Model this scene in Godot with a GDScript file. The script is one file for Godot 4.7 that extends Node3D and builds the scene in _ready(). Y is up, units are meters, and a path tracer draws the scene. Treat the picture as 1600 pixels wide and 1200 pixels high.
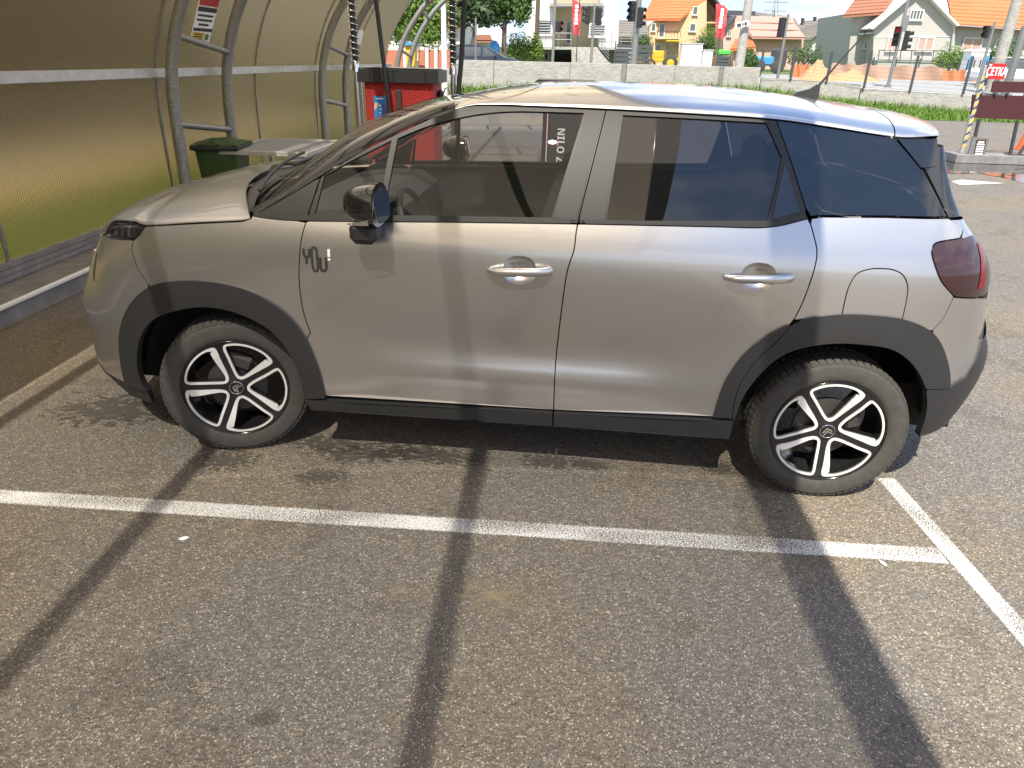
extends Node3D
# A self-service car wash bay with a parked silver crossover. World: the bay wall runs along z, bays open towards +x.

var M := {}
var rng := RandomNumberGenerator.new()
var used := {}
const CAM_H := 1.694
const FOCAL := 1080.0
var cam_basis: Basis

# ------------------------------------------------------------------ mesh collector
class G:
	var v := PackedVector3Array()
	var n := PackedVector3Array()
	var uv := PackedVector2Array()
	var ix := PackedInt32Array()
	func vert(p: Vector3, nn: Vector3, t := Vector2.ZERO) -> int:
		v.append(p); n.append(nn); uv.append(t)
		return v.size() - 1
	func tri(a: int, b: int, c: int) -> void:
		var cr := (v[b] - v[a]).cross(v[c] - v[a])
		if cr.dot(n[a] + n[b] + n[c]) > 0.0:
			ix.append(a); ix.append(c); ix.append(b)
		else:
			ix.append(a); ix.append(b); ix.append(c)
	func face(pts: Array, hint: Vector3) -> void:
		var nn: Vector3 = (pts[1] - pts[0]).cross(pts[2] - pts[0])
		if nn.length() < 1e-12 and pts.size() > 3:
			nn = (pts[2] - pts[0]).cross(pts[3] - pts[0])
		nn = nn.normalized()
		if nn.dot(hint) < 0.0:
			nn = -nn
		var k := v.size()
		var axis_u := Vector3.UP.cross(nn)
		if axis_u.length() < 0.01:
			axis_u = Vector3.RIGHT
		axis_u = axis_u.normalized()
		var axis_v := nn.cross(axis_u)
		for p in pts:
			vert(p, nn, Vector2(axis_u.dot(p), axis_v.dot(p)))
		for i in range(1, pts.size() - 1):
			tri(k, k + i, k + i + 1)
	func box(c: Vector3, s: Vector3, b := Basis(), bev := 0.0) -> void:
		var h := s * 0.5
		var e := minf(bev, minf(h.x, minf(h.y, h.z)) * 0.95)
		if e <= 0.0:
			for ax in 3:
				for sg in [-1.0, 1.0]:
					var u := (ax + 1) % 3
					var w := (ax + 2) % 3
					var q := []
					for k in [[-1, -1], [1, -1], [1, 1], [-1, 1]]:
						var p := Vector3()
						p[ax] = sg * h[ax]; p[u] = k[0] * h[u]; p[w] = k[1] * h[w]
						q.append(c + b * p)
					var hint := Vector3(); hint[ax] = sg
					face(q, b * hint)
			return
		var P := func(sx: float, sy: float, sz: float, inset: int) -> Vector3:
			var p := Vector3(sx * h.x, sy * h.y, sz * h.z)
			for k in 3:
				if k != inset:
					p[k] -= signf(p[k]) * e
			return c + b * p
		for ax in 3:
			var u := (ax + 1) % 3
			var w := (ax + 2) % 3
			for sg in [-1.0, 1.0]:
				var q := []
				for k in [[-1.0, -1.0], [1.0, -1.0], [1.0, 1.0], [-1.0, 1.0]]:
					var d := Vector3(); d[ax] = sg; d[u] = k[0]; d[w] = k[1]
					q.append(P.call(d.x, d.y, d.z, ax))
				var hint := Vector3(); hint[ax] = sg
				face(q, b * hint)
			for su in [-1.0, 1.0]:
				for sw in [-1.0, 1.0]:
					var d1 := Vector3(); d1[ax] = -1.0; d1[u] = su; d1[w] = sw
					var d2 := Vector3(); d2[ax] = 1.0; d2[u] = su; d2[w] = sw
					var hint2 := Vector3(); hint2[u] = su; hint2[w] = sw
					face([P.call(d1.x, d1.y, d1.z, u), P.call(d2.x, d2.y, d2.z, u), P.call(d2.x, d2.y, d2.z, w), P.call(d1.x, d1.y, d1.z, w)], b * hint2)
		for sx in [-1.0, 1.0]:
			for sy in [-1.0, 1.0]:
				for sz in [-1.0, 1.0]:
					face([P.call(sx, sy, sz, 0), P.call(sx, sy, sz, 1), P.call(sx, sy, sz, 2)], b * Vector3(sx, sy, sz))
	func beam(a: Vector3, c: Vector3, w: float, t: float, up := Vector3.UP) -> void:
		var d := (c - a)
		var z := d.normalized()
		var x := up.cross(z)
		if x.length() < 0.01:
			x = Vector3.RIGHT.cross(z)
		x = x.normalized()
		box((a + c) * 0.5, Vector3(w, t, d.length()), Basis(x, z.cross(x), z))
	func tube(pts: Array, r: float, sides := 10, caps := true, r2 := -1.0) -> void:
		var m := pts.size()
		var base := v.size()
		var prev_x := Vector3.ZERO
		for i in m:
			var d: Vector3 = (pts[mini(i + 1, m - 1)] - pts[maxi(i - 1, 0)]).normalized()
			var x := prev_x - d * prev_x.dot(d)
			if x.length() < 0.05:
				x = (Vector3.UP if absf(d.y) < 0.9 else Vector3.RIGHT).cross(d)
			x = x.normalized()
			prev_x = x
			var y := d.cross(x)
			var rr := r if r2 < 0.0 else lerpf(r, r2, float(i) / (m - 1))
			for k in sides + 1:
				var a := TAU * k / sides
				var nn := x * cos(a) + y * sin(a)
				vert(pts[i] + nn * rr, nn, Vector2(float(k) / sides, float(i)))
		for i in m - 1:
			for k in sides:
				var a := base + i * (sides + 1) + k
				tri(a, a + 1, a + sides + 1)
				tri(a + 1, a + sides + 2, a + sides + 1)
		if caps:
			for e in [0, m - 1]:
				var d: Vector3 = (pts[1] - pts[0]).normalized() * -1.0 if e == 0 else (pts[m - 1] - pts[m - 2]).normalized()
				var k0 := vert(pts[e], d)
				for k in sides + 1:
					vert(v[base + e * (sides + 1) + k], d)
				for k in sides:
					tri(k0, k0 + 1 + k, k0 + 2 + k)
	func prism(poly: PackedVector2Array, xf: Transform3D, depth: float) -> void:
		# polygon in the local xy plane, thickness along local -z
		var t := Geometry2D.triangulate_polygon(poly)
		for side in 2:
			var nn := xf.basis * Vector3(0, 0, 1.0 if side == 0 else -1.0)
			var k := v.size()
			for p in poly:
				vert(xf * Vector3(p.x, p.y, 0.0 if side == 0 else -depth), nn.normalized(), p)
			for i in range(0, t.size(), 3):
				tri(k + t[i], k + t[i + 1], k + t[i + 2])
		var cw := Geometry2D.is_polygon_clockwise(poly)
		for i in poly.size():
			var a := poly[i]
			var b := poly[(i + 1) % poly.size()]
			var o := Vector2(b.y - a.y, a.x - b.x) * (-1.0 if cw else 1.0)
			face([xf * Vector3(a.x, a.y, 0), xf * Vector3(b.x, b.y, 0), xf * Vector3(b.x, b.y, -depth), xf * Vector3(a.x, a.y, -depth)], xf.basis * Vector3(o.x, o.y, 0))
	func lathe(prof: Array, xf: Transform3D, seg := 48, a0 := 0.0, a1 := TAU) -> void:
		# profile of Vector2(radius, z) turned round the local z axis, smooth
		var m := prof.size()
		var base := v.size()
		for i in m:
			var d: Vector2 = (prof[mini(i + 1, m - 1)] - prof[maxi(i - 1, 0)]).normalized()
			var o := Vector2(d.y, -d.x)
			for k in seg + 1:
				var a := lerpf(a0, a1, float(k) / seg)
				var e := Vector3(cos(a), sin(a), 0)
				vert(xf * (e * prof[i].x + Vector3(0, 0, prof[i].y)), (xf.basis * (e * o.x + Vector3(0, 0, o.y))).normalized(), Vector2(float(k) / seg, float(i)))
		for i in m - 1:
			for k in seg:
				var a := base + i * (seg + 1) + k
				tri(a, a + 1, a + seg + 1)
				tri(a + 1, a + seg + 2, a + seg + 1)
	func grid(nu: int, nv: int, f: Callable) -> void:
		# smooth surface; normals from differences, pointing as cross(du, dv)
		var base := v.size()
		var P := []
		for i in nu + 1:
			for j in nv + 1:
				P.append(f.call(float(i) / nu, float(j) / nv))
		for i in nu + 1:
			for j in nv + 1:
				var du: Vector3 = P[mini(i + 1, nu) * (nv + 1) + j] - P[maxi(i - 1, 0) * (nv + 1) + j]
				var dv: Vector3 = P[i * (nv + 1) + mini(j + 1, nv)] - P[i * (nv + 1) + maxi(j - 1, 0)]
				vert(P[i * (nv + 1) + j], du.cross(dv).normalized(), Vector2(float(i) / nu, float(j) / nv))
		for i in nu:
			for j in nv:
				var a := base + i * (nv + 1) + j
				tri(a, a + 1, a + nv + 1)
				tri(a + 1, a + nv + 2, a + nv + 1)
	func blob(c: Vector3, r: Vector3, nu := 16, nv := 10, b := Basis()) -> void:
		var base := v.size()
		for i in nu + 1:
			for j in nv + 1:
				var a := TAU * i / nu
				var p := PI * j / nv
				var e := Vector3(sin(p) * cos(a), cos(p), sin(p) * sin(a))
				vert(c + b * (e * r), (b * (e / r)).normalized(), Vector2(float(i) / nu, float(j) / nv))
		for i in nu:
			for j in nv:
				var a := base + i * (nv + 1) + j
				tri(a, a + 1, a + nv + 1)
				tri(a + 1, a + nv + 2, a + nv + 1)
	func orient(ok: Callable) -> void:
		# turn normals that ok() refuses, then wind the triangles to match
		for i in n.size():
			if not ok.call(v[i], n[i]):
				n[i] = -n[i]
		var old := ix
		ix = PackedInt32Array()
		for i in range(0, old.size(), 3):
			tri(old[i], old[i + 1], old[i + 2])
	func mesh() -> ArrayMesh:
		var arr := []
		arr.resize(Mesh.ARRAY_MAX)
		arr[Mesh.ARRAY_VERTEX] = v
		arr[Mesh.ARRAY_NORMAL] = n
		arr[Mesh.ARRAY_TEX_UV] = uv
		arr[Mesh.ARRAY_INDEX] = ix
		var m := ArrayMesh.new()
		if ix.size() > 0:
			m.add_surface_from_arrays(Mesh.PRIMITIVE_TRIANGLES, arr)
		return m
	func mirrored() -> G:
		var g := G.new()
		for i in v.size():
			g.v.append(Vector3(v[i].x, v[i].y, -v[i].z))
			g.n.append(Vector3(n[i].x, n[i].y, -n[i].z))
		g.uv = uv.duplicate()
		for i in range(0, ix.size(), 3):
			g.ix.append(ix[i]); g.ix.append(ix[i + 2]); g.ix.append(ix[i + 1])
		return g

# ------------------------------------------------------------------ naming and nodes
func numbered(called: String) -> String:
	if not used.has(called):
		used[called] = 0
		return called
	used[called] += 1
	return "%s_%03d" % [called, used[called]]

func tag(o: Node3D, label: String, category: String, group := "", kind := "") -> Node3D:
	if label: o.set_meta("label", label)
	if category: o.set_meta("category", category)
	if group: o.set_meta("group", group)
	if kind: o.set_meta("kind", kind)
	return o

func thing(called: String, label: String, category: String, at := Vector3.ZERO, turn := 0.0, group := "") -> Node3D:
	var o := Node3D.new()
	o.name = numbered(called)
	add_child(o)
	o.position = at
	o.rotation.y = turn
	tag(o, label, category, group)
	return o

func part(parent: Node3D, called: String, g: G, m: Material, label := "") -> MeshInstance3D:
	var o := MeshInstance3D.new()
	o.name = called
	o.mesh = g.mesh()
	o.material_override = null
	if o.mesh.get_surface_count() > 0:
		(o.mesh as ArrayMesh).surface_set_material(0, m)
	parent.add_child(o, true)
	if label: o.set_meta("label", label)
	return o

func same(parent: Node3D, called: String, mesh: Mesh, xf: Transform3D) -> MeshInstance3D:
	var o := MeshInstance3D.new()
	o.name = called
	o.mesh = mesh
	o.transform = xf
	parent.add_child(o, true)
	return o

func single(called: String, g: G, m: Material, label: String, category: String, group := "") -> MeshInstance3D:
	# a thing of one mesh: its origin is moved to its base
	var lo := Vector3(1e9, 1e9, 1e9)
	var hi := -lo
	for p in g.v:
		lo = lo.min(p); hi = hi.max(p)
	var o := Vector3((lo.x + hi.x) / 2, lo.y, (lo.z + hi.z) / 2)
	for i in g.v.size():
		g.v[i] -= o
	var r := part(self, numbered(called), g, m)
	r.position = o
	tag(r, label, category, group)
	return r

func struct(called: String, g: G, m: Material) -> MeshInstance3D:
	var o := part(self, called, g, m)
	o.set_meta("kind", "structure")
	return o

# ------------------------------------------------------------------ pixels to rays (a pixel gives a direction only; depth comes from z)
func ray(x: float, y: float) -> Vector3:
	return cam_basis * Vector3((x - 800.0) / FOCAL, (600.0 - y) / FOCAL, -1.0)

func at(x: float, y: float, z: float) -> Vector3:
	var d := ray(x, y)
	return Vector3(0, CAM_H, 0) + d * (z / d.z)

func on_level(x: float, y: float, level := 0.0) -> Vector3:
	var d := ray(x, y)
	return Vector3(0, CAM_H, 0) + d * ((level - CAM_H) / d.y)

func lut(tab: PackedVector2Array, q: float) -> float:
	var m := tab.size()
	if q <= tab[0].x: return tab[0].y
	if q >= tab[m - 1].x: return tab[m - 1].y
	var i := 0
	while q > tab[i + 1].x: i += 1
	var a := tab[i]
	var b := tab[i + 1]
	var ma: float = (b.y - a.y) / (b.x - a.x) if i == 0 else (b.y - tab[i - 1].y) / (b.x - tab[i - 1].x)
	var mb: float = (b.y - a.y) / (b.x - a.x) if i == m - 2 else (tab[i + 2].y - a.y) / (tab[i + 2].x - a.x)
	var d := b.x - a.x
	var t := (q - a.x) / d
	var t2 := t * t
	var t3 := t2 * t
	return (2 * t3 - 3 * t2 + 1) * a.y + (t3 - 2 * t2 + t) * d * ma + (3 * t2 - 2 * t3) * b.y + (t3 - t2) * d * mb

func v2(a: Array) -> PackedVector2Array:
	var r := PackedVector2Array()
	for i in range(0, a.size(), 2):
		r.append(Vector2(a[i], a[i + 1]))
	return r

func soft(pts: PackedVector2Array, step := 0.03, closed := false) -> PackedVector2Array:
	# Catmull-Rom through the points
	var r := PackedVector2Array()
	var m := pts.size()
	var last := m if closed else m - 1
	for i in last:
		var p1 := pts[i]
		var p2 := pts[(i + 1) % m]
		var p0 := pts[(i - 1 + m) % m] if closed or i > 0 else p1 * 2 - p2
		var p3 := pts[(i + 2) % m] if closed or i < m - 2 else p2 * 2 - p1
		var k := maxi(1, int(ceil(p1.distance_to(p2) / step)))
		for j in k:
			r.append(p1.cubic_interpolate(p2, p0, p3, float(j) / k))
	if not closed:
		r.append(pts[m - 1])
	return r

func rev(a: PackedVector2Array) -> PackedVector2Array:
	var r := a.duplicate()
	r.reverse()
	return r

func chain(parts: Array) -> PackedVector2Array:
	var r := PackedVector2Array()
	for a in parts:
		for p in a:
			if r.is_empty() or r[r.size() - 1].distance_to(p) > 0.001:
				r.append(p)
	if r[0].distance_to(r[r.size() - 1]) < 0.001:
		r.remove_at(r.size() - 1)
	return r

func noise_of(seed_: int, freq: float, octaves := 4) -> FastNoiseLite:
	var f := FastNoiseLite.new()
	f.seed = seed_
	f.frequency = freq
	f.fractal_octaves = octaves
	return f

func up_ok(_p: Vector3, n: Vector3) -> bool:
	return n.y >= 0.0

func left_ok(_p: Vector3, n: Vector3) -> bool:
	return n.z >= 0.0

func std(called: String, c: Color, rough := 0.6, metal := 0.0) -> StandardMaterial3D:
	# c is given as linear base colour
	var m := StandardMaterial3D.new()
	m.resource_name = called
	m.albedo_color = c.linear_to_srgb()
	m.roughness = rough
	m.metallic = metal
	M[called] = m
	return m

func pane(called: String, c: Color, alpha: float, rough := 0.02) -> StandardMaterial3D:
	var m := std(called, c, rough)
	m.transparency = BaseMaterial3D.TRANSPARENCY_ALPHA
	var k := m.albedo_color
	k.a = alpha
	m.albedo_color = k
	return m

func tex_of(w: int, h: int, f: Callable) -> ImageTexture:
	var data := PackedByteArray()
	data.resize(w * h * 4)
	var k := 0
	for y in h:
		for x in w:
			var c: Color = f.call(x, y)
			data[k] = clampi(int(c.r * 255.0), 0, 255)
			data[k + 1] = clampi(int(c.g * 255.0), 0, 255)
			data[k + 2] = clampi(int(c.b * 255.0), 0, 255)
			data[k + 3] = clampi(int(c.a * 255.0), 0, 255)
			k += 4
	return ImageTexture.create_from_image(Image.create_from_data(w, h, false, Image.FORMAT_RGBA8, data))

func noise_tex(seed_: int, freq: float, lo: Color, hi: Color, size := 512, octaves := 4, as_normal := false, bump := 4.0) -> NoiseTexture2D:
	var t := NoiseTexture2D.new()
	t.width = size; t.height = size
	t.seamless = true
	t.noise = noise_of(seed_, freq, octaves)
	if as_normal:
		t.as_normal_map = true
		t.bump_strength = bump
	else:
		var g := Gradient.new()
		g.set_color(0, lo.linear_to_srgb()); g.set_color(1, hi.linear_to_srgb())
		t.color_ramp = g
	return t

func tri(m: StandardMaterial3D, scale: float, world := true) -> StandardMaterial3D:
	m.uv1_triplanar = true
	m.uv1_world_triplanar = world
	m.uv1_scale = Vector3.ONE * scale
	return m

# ------------------------------------------------------------------ materials
func speckled(seed_: int, size: int, base: Color, light: Color, dark: Color, count: int) -> ImageTexture:
	var r := RandomNumberGenerator.new()
	r.seed = seed_
	var nz := noise_of(seed_, 0.02, 3)
	var px := PackedFloat32Array()
	px.resize(size * size)
	for i in size * size:
		px[i] = 0.0
	for k in count:
		var cx := r.randi() % size
		var cy := r.randi() % size
		var rad := r.randf_range(0.6, 2.6)
		var amp := r.randf_range(0.15, 1.0) * (1.0 if r.randf() < 0.42 else -0.9)
		var ri := int(ceil(rad))
		for dy in range(-ri, ri + 1):
			for dx in range(-ri, ri + 1):
				if dx * dx + dy * dy <= rad * rad:
					px[((cy + dy + size) % size) * size + (cx + dx + size) % size] = amp
	return tex_of(size, size, func(x, y):
		var a: float = px[y * size + x]
		var c := base.lerp(light, a) if a > 0.0 else base.lerp(dark, -a)
		var m: float = 1.0 + 0.10 * nz.get_noise_2d(absf(x - size * 0.5), absf(y - size * 0.5)) + r.randf_range(-0.07, 0.07)
		return Color(c.r * m, c.g * m, c.b * m, 1.0))

func materials() -> void:
	# asphalt: aggregate grain, and coarse dusty / oily patches laid over it
	var asphalt := std("asphalt", Color(1, 1, 1), 0.88)
	asphalt.albedo_texture = speckled(5, 1024, Color(0.425, 0.408, 0.385), Color(0.77, 0.73, 0.67), Color(0.27, 0.258, 0.245), 42000)
	tri(asphalt, 0.95)
	asphalt.normal_enabled = true
	asphalt.normal_texture = noise_tex(8, 0.09, Color.BLACK, Color.WHITE, 512, 3, true, 5.0)
	asphalt.normal_scale = 0.7
	var dn := noise_of(21, 0.009, 5)
	var dn2 := noise_of(22, 0.03, 4)
	var dn3 := noise_of(23, 0.25, 2)
	asphalt.detail_enabled = true
	asphalt.detail_blend_mode = BaseMaterial3D.BLEND_MODE_MUL
	asphalt.detail_uv_layer = BaseMaterial3D.DETAIL_UV_2
	asphalt.detail_albedo = tex_of(512, 512, func(x, y):
		var a: float = dn.get_noise_2d(absf(x - 256.0), absf(y - 256.0))
		var b: float = dn2.get_noise_2d(absf(x - 256.0) + 900.0, absf(y - 256.0))
		var g: float = dn3.get_noise_2d(x, y)
		var dust := clampf(0.5 + 1.3 * a + 0.5 * b + 0.25 * g, 0.0, 1.0)
		var oil := clampf((b - 0.30 - 0.2 * g) * 1.0, 0.0, 0.08)
		var c := Color(0.93, 0.925, 0.92).lerp(Color(1.0, 0.955, 0.88), dust)
		return Color(c.r * (1.0 - oil), c.g * (1.0 - oil), c.b * (1.0 - oil * 0.95), 1.0))
	asphalt.uv2_triplanar = true
	asphalt.uv2_world_triplanar = true
	asphalt.uv2_scale = Vector3.ONE * 0.11
	var far_asphalt := std("far_asphalt", Color(1, 1, 1), 0.9)
	far_asphalt.albedo_texture = noise_tex(31, 0.02, Color(0.26, 0.255, 0.245), Color(0.33, 0.325, 0.31), 512, 5)
	tri(far_asphalt, 0.12)

	# worn road paint: pigment flaked off the aggregate
	var paint := std("road_paint", Color(0.80, 0.79, 0.76), 0.7)
	var pn := noise_of(41, 0.16, 3)
	var pn2 := noise_of(42, 0.012, 2)
	var pr := RandomNumberGenerator.new()
	pr.seed = 9
	paint.albedo_texture = tex_of(2048, 128, func(x, y):
		var e: float = minf(y, 127 - y) / 127.0
		var wear: float = 0.29 + 0.42 * pn2.get_noise_2d(x * 0.30, y * 0.3) + 0.14 * (x / 2048.0)
		var a: float = pn.get_noise_2d(x * 1.5, y * 0.95) + 0.75 * pn.get_noise_2d(x * 3.4 + 300.0, y * 2.1)
		var keep: float = 1.0 if a > wear - 0.42 and e > 0.02 + 0.16 * (0.35 - a) else 0.0
		var s := 0.93 + pr.randf_range(-0.06, 0.06)
		return Color(s, s, s, keep))
	paint.transparency = BaseMaterial3D.TRANSPARENCY_ALPHA_SCISSOR
	paint.alpha_scissor_threshold = 0.5

	# concrete, metals, plastics
	var conc := std("concrete", Color(1, 1, 1), 0.9)
	conc.albedo_texture = noise_tex(51, 0.015, Color(0.27, 0.26, 0.235), Color(0.40, 0.385, 0.35), 512, 5)
	tri(conc, 0.35)
	conc.normal_enabled = true
	conc.normal_texture = noise_tex(52, 0.08, Color.BLACK, Color.WHITE, 256, 4, true, 3.0)
	conc.normal_scale = 0.5
	var kerb := std("kerb_concrete", Color(1, 1, 1), 0.88)
	kerb.albedo_texture = noise_tex(53, 0.02, Color(0.15, 0.145, 0.14), Color(0.25, 0.24, 0.23), 512, 5)
	tri(kerb, 0.5)
	var zinc := std("galvanised_steel", Color(1, 1, 1), 0.5, 0.75)
	var zn := noise_of(61, 0.05, 2)
	zn.noise_type = FastNoiseLite.TYPE_CELLULAR
	var zt := NoiseTexture2D.new()
	zt.width = 256; zt.height = 256; zt.seamless = true; zt.noise = zn
	var zg := Gradient.new()
	zg.set_color(0, Color(0.47, 0.47, 0.45)); zg.set_color(1, Color(0.68, 0.68, 0.66))
	zt.color_ramp = zg
	zinc.albedo_texture = zt
	tri(zinc, 3.0)
	var zpaint := std("bright_zinc", Color(0.58, 0.58, 0.57), 0.42, 0.5)
	zpaint.albedo_texture = noise_tex(63, 0.03, Color(0.75, 0.75, 0.75), Color(1, 1, 1), 256, 4)
	tri(zpaint, 1.2)
	std("stainless", Color(0.62, 0.61, 0.60), 0.22, 1.0)
	std("chrome", Color(0.75, 0.75, 0.76), 0.08, 1.0)
	std("white_metal", Color(0.74, 0.74, 0.72), 0.5)
	std("dark_metal", Color(0.045, 0.045, 0.048), 0.45)
	std("black_plastic", Color(0.018, 0.018, 0.019), 0.55)
	std("rubber_hose", Color(0.012, 0.012, 0.012), 0.5)
	var red := std("red_render", Color(0.42, 0.022, 0.018), 0.6)
	red.normal_enabled = true
	red.normal_texture = noise_tex(71, 0.05, Color.BLACK, Color.WHITE, 256, 2, true, 14.0)
	red.normal_scale = 1.0
	tri(red, 5.0)
	std("dark_red", Color(0.055, 0.012, 0.014), 0.5)
	std("sign_red", Color(0.42, 0.02, 0.018), 0.45)
	std("sign_blue", Color(0.02, 0.22, 0.62), 0.4)
	std("white_print", Color(0.80, 0.80, 0.79), 0.5)
	std("black_print", Color(0.02, 0.02, 0.02), 0.5)
	std("yellow_print", Color(0.62, 0.42, 0.06), 0.5)
	std("green_print", Color(0.06, 0.16, 0.07), 0.5)
	std("skin_print", Color(0.65, 0.45, 0.32), 0.5)
	var bin := std("bin_green", Color(0.035, 0.075, 0.018), 0.45)
	bin.albedo_texture = noise_tex(73, 0.02, Color(0.7, 0.7, 0.7), Color(1, 1, 1), 256, 4)
	tri(bin, 1.5)
	# bronze multiwall polycarbonate: wall sheets scatter what is behind them, roof sheets let the sun through
	var pcw := std("polycarbonate_wall", Color(0.43, 0.34, 0.19), 0.24)
	pcw.refraction_enabled = true
	pcw.refraction_scale = 0.03
	pcw.transparency = BaseMaterial3D.TRANSPARENCY_ALPHA
	var k := pcw.albedo_color
	k.a = 0.10
	pcw.albedo_color = k
	var fl := tex_of(64, 4, func(x, _y):
		var nx: float = sin(TAU * x / 16.0) * 0.32
		return Color(0.5 + 0.5 * nx, 0.5, 0.5 + 0.5 * sqrt(1.0 - nx * nx), 1.0))
	pcw.normal_enabled = true
	pcw.normal_texture = fl
	pcw.normal_scale = 0.6
	var pcr := std("polycarbonate_roof", Color(0.30, 0.205, 0.075), 0.32)
	pcr.transparency = BaseMaterial3D.TRANSPARENCY_ALPHA
	k = pcr.albedo_color
	k.a = 0.60
	pcr.albedo_color = k
	pcr.backlight_enabled = true
	pcr.backlight = Color(1.0, 0.69, 0.21).linear_to_srgb()
	# car
	var body := std("car_paint", Color(0.53, 0.515, 0.51), 0.28, 0.9)
	body.clearcoat_enabled = true
	body.clearcoat = 1.0
	body.clearcoat_roughness = 0.03
	std("arch_plastic", Color(0.022, 0.022, 0.023), 0.5)
	std("trim_black", Color(0.012, 0.012, 0.012), 0.45)
	var gl := std("gloss_black", Color(0.008, 0.008, 0.009), 0.12)
	gl.clearcoat_enabled = true
	gl.clearcoat = 1.0
	gl.clearcoat_roughness = 0.02
	std("pillar_film", Color(0.030, 0.028, 0.026), 0.48)
	std("inner_black", Color(0.008, 0.008, 0.008), 0.9)
	pane("window_glass", Color(0.01, 0.016, 0.013), 0.20, 0.0)
	pane("privacy_glass", Color(0.008, 0.009, 0.010), 0.62, 0.0).metallic_specular = 0.70
	pane("quarter_glass", Color(0.006, 0.008, 0.010), 0.90, 0.0).metallic_specular = 0.72
	pane("clear_lens", Color(0.05, 0.05, 0.05), 0.12, 0.02)
	var tl := pane("tail_lens", Color(0.022, 0.002, 0.004), 0.80, 0.03)
	tl.clearcoat_enabled = true
	std("tail_red", Color(0.16, 0.004, 0.006), 0.25)
	std("seat_fabric", Color(0.022, 0.022, 0.024), 0.9)
	std("seat_red", Color(0.03, 0.012, 0.014), 0.85)
	std("dash_grey", Color(0.03, 0.03, 0.032), 0.7)
	std("liner_grey", Color(0.32, 0.32, 0.30), 0.9)
	std("tyre_rubber", Color(0.060, 0.056, 0.050), 0.88)
	M.tyre_rubber.albedo_texture = noise_tex(75, 0.03, Color(0.65, 0.65, 0.65), Color(1, 1, 1), 256, 4)
	tri(M.tyre_rubber, 2.5, false)
	std("rim_silver", Color(0.78, 0.78, 0.77), 0.32, 0.4)
	std("rim_black", Color(0.012, 0.012, 0.013), 0.14)
	std("brake_steel", Color(0.06, 0.055, 0.05), 0.5, 0.5)
	std("decal_dark", Color(0.03, 0.03, 0.028), 0.5)
	std("mirror_glass", Color(0.8, 0.82, 0.85), 0.02, 1.0)

# ------------------------------------------------------------------ camera, sky, sun
func light_and_lens() -> void:
	cam_basis = Basis(Vector3.UP, deg_to_rad(3.07)) * Basis(Vector3.RIGHT, deg_to_rad(-25.16)) * Basis(Vector3.BACK, deg_to_rad(1.51))
	var cam := Camera3D.new()
	cam.name = "camera"
	cam.transform = Transform3D(cam_basis, Vector3(0, CAM_H, 0))
	cam.fov = 2.0 * rad_to_deg(atan(600.0 / FOCAL))
	cam.near = 0.05
	cam.far = 3000.0
	add_child(cam)
	var sun := DirectionalLight3D.new()
	sun.name = "sun"
	sun.light_energy = 1.6
	sun.light_color = Color(1.0, 0.97, 0.91)
	sun.light_angular_distance = 0.53
	sun.shadow_enabled = true
	add_child(sun)
	sun.look_at_from_position(Vector3(-0.1, 1.0, 0.7) * 20.0, Vector3.ZERO)
	var env := Environment.new()
	env.background_mode = Environment.BG_SKY
	env.tonemap_mode = Environment.TONE_MAPPER_LINEAR
	env.tonemap_exposure = 1.85
	env.sdfgi_enabled = true
	env.ssao_enabled = true
	env.ssil_enabled = true
	var im := Image.create(768, 384, false, Image.FORMAT_RGBF)
	var cn := noise_of(3, 0.55, 6)
	var cn2 := noise_of(4, 0.18, 3)
	for y in 384:
		var el := PI * (0.5 - (y + 0.5) / 384.0)
		for x in 768:
			var az := TAU * (x + 0.5) / 768.0
			var s := maxf(sin(el), 0.0)
			var c := Color(0.50, 0.62, 0.82).lerp(Color(0.19, 0.36, 0.76), pow(s, 0.55))
			if el > 0.0:
				var d := Vector3(cos(el) * cos(az), s, cos(el) * sin(az))
				var q := Vector2(d.x, d.z) / (s + 0.12)
				var w: float = cn.get_noise_3d(q.x * 2.0, q.y * 3.2, 0.0) + 0.75 * cn2.get_noise_3d(q.x * 2.0, q.y * 2.0, 7.0)
				var cloud := smoothstep(-0.22, 0.42, w) * 0.85
				cloud = lerpf(cloud, clampf(cloud * 1.3 + 0.25, 0.0, 0.95), clampf(1.0 - s * 3.2, 0.0, 1.0))
				c = c.lerp(Color(1.12, 1.12, 1.12).lerp(Color(0.90, 0.92, 0.95), clampf(1.0 - s * 3.2, 0.0, 1.0)), cloud)
			im.set_pixel(x, y, c)
	var sm := PanoramaSkyMaterial.new()
	sm.panorama = ImageTexture.create_from_image(im)
	var sky := Sky.new()
	sky.sky_material = sm
	env.sky = sky
	env.background_energy_multiplier = 0.88
	var we := WorldEnvironment.new()
	we.name = "world_environment"
	we.environment = env
	add_child(we)

# ------------------------------------------------------------------ ground
func sheet(pts: Array, y: float) -> G:
	var g := G.new()
	var p2 := PackedVector2Array()
	for p in pts:
		p2.append(Vector2(p[0], p[1]))
	var t := Geometry2D.triangulate_polygon(p2)
	for p in p2:
		g.vert(Vector3(p.x, y, p.y), Vector3.UP, p)
	for i in range(0, t.size(), 3):
		g.tri(t[i], t[i + 1], t[i + 2])
	return g

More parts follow.
